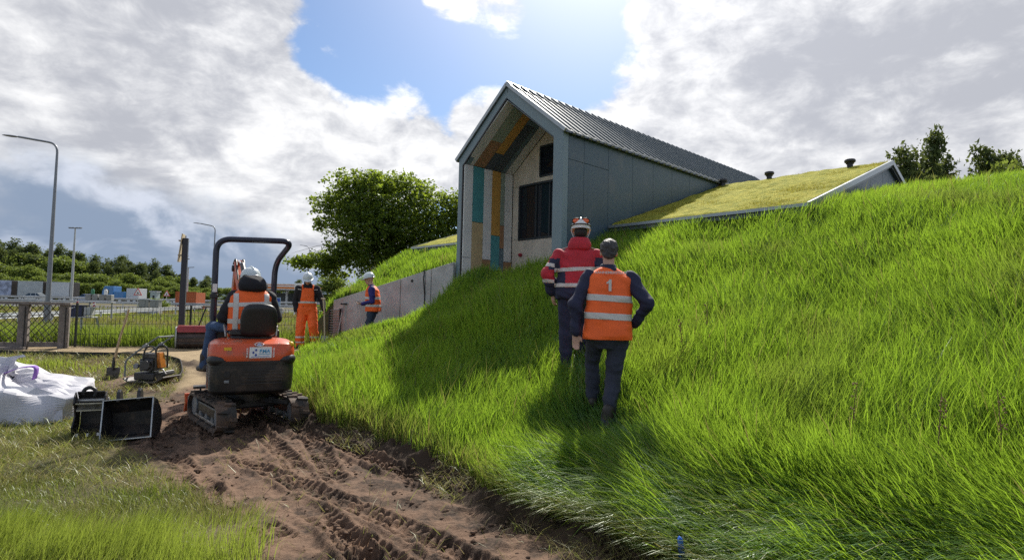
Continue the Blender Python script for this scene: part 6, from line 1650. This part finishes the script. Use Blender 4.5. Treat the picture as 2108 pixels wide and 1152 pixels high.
def bib_worker():
    x, y = -4.82, 13.55
    p = thing('person', 'worker in orange bib trousers, black jacket and white helmet looking down', 'person', (x, y, float(height(x, y)) + .0), rad(-160))
    J = dict(pel=V3(0, 0, .94), chest=V3(0, .04, 1.28), neck=V3(0, .07, 1.47), shL=V3(-.20, .04, 1.40), shR=V3(.20, .04, 1.40), elL=V3(-.33, .04, 1.12), wrL=V3(-.37, .16, .92), elR=V3(.27, -.03, 1.12), wrR=V3(.24, .03, .88),
             hipL=V3(-.10, 0, .92), hipR=V3(.10, 0, .92), knL=V3(-.15, .10, .50), anL=V3(-.21, .0, .10), knR=V3(.13, .04, .50), anR=V3(.13, .02, .10))
    mb = MB(); base_body(mb, J); T, Rm = head(mb, (.01, .15, 1.61), 0, rad(-24), (0, .06, 1.44))
    hand(mb, J['wrL'], (-.05, .5, -.75), (.7, .3, 0), .75, -1); hand(mb, J['wrR'], (0, .1, -1), (-1, 0, 0), .4)
    b = link('body', fuse(mb, .0105, 2), SKIN, p); face(p, T)
    jk = MB()
    for s in 'LR': limb(jk, [J['chest'] + V3(-.10 if s == 'L' else .10, 0, .07), J['sh' + s], J['el' + s], J['wr' + s]], [.085, .088, .070, .054])
    ell(jk, [(0, .0, .86, .19, .13), (0, .02, 1.1, .19, .135), (0, .04, 1.35, .195, .125), (0, .06, 1.45, .12, .09), (0, .08, 1.53, .085, .08)])
    jm = fuse(jk, .013, 3, .009, 14, 33); j = link('jacket', jm, BLACKC, p)
    for s in (-1, 1): MB().span((s * .14, .155, 1.37), (s * .22, .13, 1.38), .006, .014, up=(0, 0, 1)).build('chest_piping', REFL, j)
    MB().tube([T((s_ * .07, -.03 + .02 * abs(s_), -.11)) for s_ in (-1, -.5, 0, .5, 1)], .05, 10).build('collar', BLACKC, j, smooth=True)
    tm = MB(); limb(tm, [J['hipL'], J['knL'], J['anL']], [.125, .108, .098]); limb(tm, [J['hipR'], J['knR'], J['anR']], [.125, .108, .100])
    ell(tm, [(0, 0, .78, .17, .13), (0, .0, .92, .205, .15), (0, .01, 1.08, .20, .148)]); mb2 = tm
    ell(mb2, [(0, .105, 1.0, .16, .06), (0, .125, 1.2, .15, .055), (0, .135, 1.38, .13, .045), (0, .135, 1.41, .12, .035)])
    om = fuse(mb2, .013, 3, .012, 11, 37); o = link('bib_trousers', om, HIVIS, p)
    band(o, om, 1.055, 1.10); band(o, om, .245, .285); band(o, om, .13, .165)
    for s in (-1, 1): MB().tube(bent([((s * .11, .165, 1.38), 0), ((s * .12, .10, 1.49), .05), ((s * .09, -.05, 1.46), 0)]), .018, 6).build('brace', HIVIS, o)
    for s in 'LR': boot(p, J['an' + s], (-.2 if s == 'L' else .2, 1, 0))
    helmet(p, T, Rm, HELM, .055)
    hp = p.matrix_basis @ (J['wrL'] + V3(-.03, .07, -.06))
    s = thing('held_spade', 'spade with pale wooden shaft held upright by the worker in bib trousers', 'spade', (hp.x, hp.y, p.location.z), 0)
    dz = hp.z - p.location.z
    MB().tube([(.02, 0, .10), (-.02, 0, dz), (-.055, 0, dz + .30)], .018, 8).build('shaft', mat('ash_wood', (.55, .45, .30), .6, var=.12), s)
    MB().box((-.056, 0, dz + .31), (.10, .03, .03), (0, rad(7), 0)).build('grip', mat('ash_wood', (.55, .45, .30)), s, bevel=.008)
    MB().prism([(-.07, -.01, .30), (.10, -.01, .30), (.09, -.03, .04), (.02, -.035, .0), (-.05, -.03, .04)], (0, .010, 0)).build('blade', mat('blue_grey_steel', (.20, .24, .30), .45, metal=.4), s)
bib_worker()

def phone_worker():
    x, y = -3.22, 13.30
    p = thing('person', 'worker in orange vest and blue sleeves standing sideways by the concrete wall', 'person', (x, y, .47), rad(88))
    J = dict(pel=V3(0, -.02, .93), chest=V3(0, .0, 1.24), neck=V3(0, .04, 1.42), shL=V3(-.18, -.02, 1.34), shR=V3(.18, .02, 1.34), elL=V3(-.22, -.05, 1.06), wrL=V3(-.13, .19, 1.00), elR=V3(.22, .04, 1.06), wrR=V3(.05, .25, 1.0),
             hipL=V3(-.09, -.02, .91), hipR=V3(.09, -.02, .91), knL=V3(-.10, .03, .50), anL=V3(-.10, -.08, .10), knR=V3(.10, .12, .50), anR=V3(.10, .14, .10))
    mb = MB(); base_body(mb, J); T, Rm = head(mb, (0, .10, 1.57), 0, rad(-12), (0, .03, 1.39))
    hand(mb, J['wrL'], (.35, 1, -.05), (.3, 0, 1), .5, -1); hand(mb, J['wrR'], (-.1, 1, 0), (0, 0, 1), .5)
    link('body', fuse(mb, .0105, 2), SKIN, p); face(p, T)
    sl = MB()
    for s in 'LR': limb(sl, [J['chest'] + V3(-.09 if s == 'L' else .09, 0, .06), J['sh' + s], J['el' + s], J['wr' + s]], [.08, .082, .066, .050])
    ell(sl, [(0, -.02, .88, .16, .12), (0, 0, 1.2, .17, .12), (0, .03, 1.38, .10, .08), (0, .04, 1.45, .07, .07)])
    link('pullover', fuse(sl, .013, 3, .008, 14, 43), ROYAL, p)
    tm = MB(); limb(tm, [J['hipL'], J['knL'], J['anL']], [.105, .080, .066]); limb(tm, [J['hipR'], J['knR'], J['anR']], [.105, .080, .066]); ell(tm, [(0, -.02, .78, .13, .11), (0, -.02, .96, .165, .12)])
    link('trousers', fuse(tm, .013, 3, .010, 13, 47), mat('slate_trousers', (.030, .045, .075), .85, var=.2), p)
    for s in 'LR': boot(p, J['an' + s], (0, 1, 0))
    vm = vest_mesh([(0, -.02, .80, .20, .165), (0, -.02, .86, .205, .17), (0, -.015, 1.0, .195, .165), (0, .0, 1.2, .19, .160), (0, .01, 1.32, .18, .14), (0, .02, 1.385, .13, .10), (0, .03, 1.42, .075, .075)], wr=.010, seed=49); vm = open_hem(vm, .83)
    v = link('hi_vis_vest', vm, HIVIS, p); v.modifiers.new('solid', 'SOLIDIFY').thickness = .004
    band(v, vm, .935, .99); band(v, vm, 1.11, 1.165)
    helmet(p, T, Rm, HELM, .06)
    ph = thing('phone', 'dark phone held by the worker beside the concrete wall', 'phone', p.matrix_basis @ V3(-.04, .30, 1.035), rad(88))
    MB().box((0, 0, 0), (.10, .17, .012), (rad(12), 0, 0)).build('casing', DARK, ph, bevel=.004); MB().box((0, 0, .008), (.09, .155, .003), (rad(12), 0, 0)).build('screen', CGLASS, ph)
phone_worker()

def operator():
    p = thing('person', 'excavator operator in orange vest, jeans and white helmet seen from behind', 'person', (EXC[0], EXC[1], .015), EXC_ROT + UP_ROT)
    J = dict(pel=V3(0, -.04, 1.17), chest=V3(.0, -.06, 1.40), neck=V3(-.01, -.02, 1.57), shL=V3(-.19, -.05, 1.49), shR=V3(.19, -.05, 1.49), elL=V3(-.30, -.02, 1.25), wrL=V3(-.30, .20, 1.20), elR=V3(.29, .0, 1.25), wrR=V3(.26, .22, 1.22),
             hipL=V3(-.10, -.02, 1.15), hipR=V3(.10, -.02, 1.15), knL=V3(-.40, .24, 1.12), anL=V3(-.47, .22, .66), knR=V3(.16, .38, 1.13), anR=V3(.16, .46, .56))
    mb = MB(); base_body(mb, J); T, Rm = head(mb, (-.02, .03, 1.695), rad(14), rad(-14), (-.01, -.02, 1.54))
    hand(mb, J['wrL'], (.25, .9, .0), (0, 0, -1), .7, 1); hand(mb, J['wrR'], (-.1, .9, .0), (0, 0, -1), .7, -1)
    link('body', fuse(mb, .0105, 2), SKIN, p)
    jk = MB()
    for s in 'LR': limb(jk, [J['chest'] + V3(-.10 if s == 'L' else .10, 0, .04), J['sh' + s], J['el' + s], J['wr' + s]], [.088, .092, .074, .056])
    ell(jk, [(0, -.05, 1.12, .19, .14), (0, -.06, 1.3, .195, .145), (0, -.055, 1.45, .20, .13), (0, -.04, 1.54, .12, .095), (-.01, -.02, 1.60, .09, .085)])
    link('jacket', fuse(jk, .013, 3, .009, 14, 53), BLACKC, p)
    hd = MB(); ell(hd, [(-.01, -.095, 1.55, .11, .06), (-.0, -.12, 1.59, .155, .095), (.0, -.115, 1.65, .160, .105), (-.005, -.09, 1.71, .135, .10), (-.01, -.05, 1.755, .10, .09)])
    link('hood', fuse(hd, .013, 3, .012, 12, 55), BLACKC, p)
    tm = MB(); limb(tm, [J['hipL'], J['knL'], J['anL']], [.100, .082, .062]); limb(tm, [J['hipR'], J['knR'], J['anR']], [.100, .082, .062]); ell(tm, [(0, -.03, 1.09, .17, .13), (0, -.04, 1.22, .165, .12)])
    link('jeans', fuse(tm, .013, 3, .010, 12, 57), JEANS, p)
    boot(p, J['anL'], (-.35, .85, 0)); boot(p, J['anR'], (0, 1, 0))
    vm = vest_mesh([(-.02, -.05, 1.08, .235, .165), (-.02, -.06, 1.25, .24, .170), (-.02, -.06, 1.40, .242, .165), (-.01, -.055, 1.50, .240, .145), (-.01, -.05, 1.56, .185, .118), (-.005, -.03, 1.60, .10, .09)], wr=.010, seed=59); vm = open_hem(vm, 1.10)
    v = link('hi_vis_vest', vm, HIVIS, p); v.modifiers.new('solid', 'SOLIDIFY').thickness = .004
    band(v, vm, 1.385, 1.435, tiltx=rad(-3)); band(v, vm, 1.18, 1.235)
    back = [((0, -.03, 0), (0, 1, 0)), ((0, 0, 1.535), (0, 0, 1))]
    for x0 in (-.205, .125):
        o = link('reflective_band', part_of(vm, [((x0, 0, 0), (-1, 0, 0)), ((x0 + .055, 0, 0), (1, 0, 0))] + back, .005), REFL, v); o.modifiers.new('solid', 'SOLIDIFY').thickness = .003
    helmet(p, T, Rm, HELM, .05)
operator()
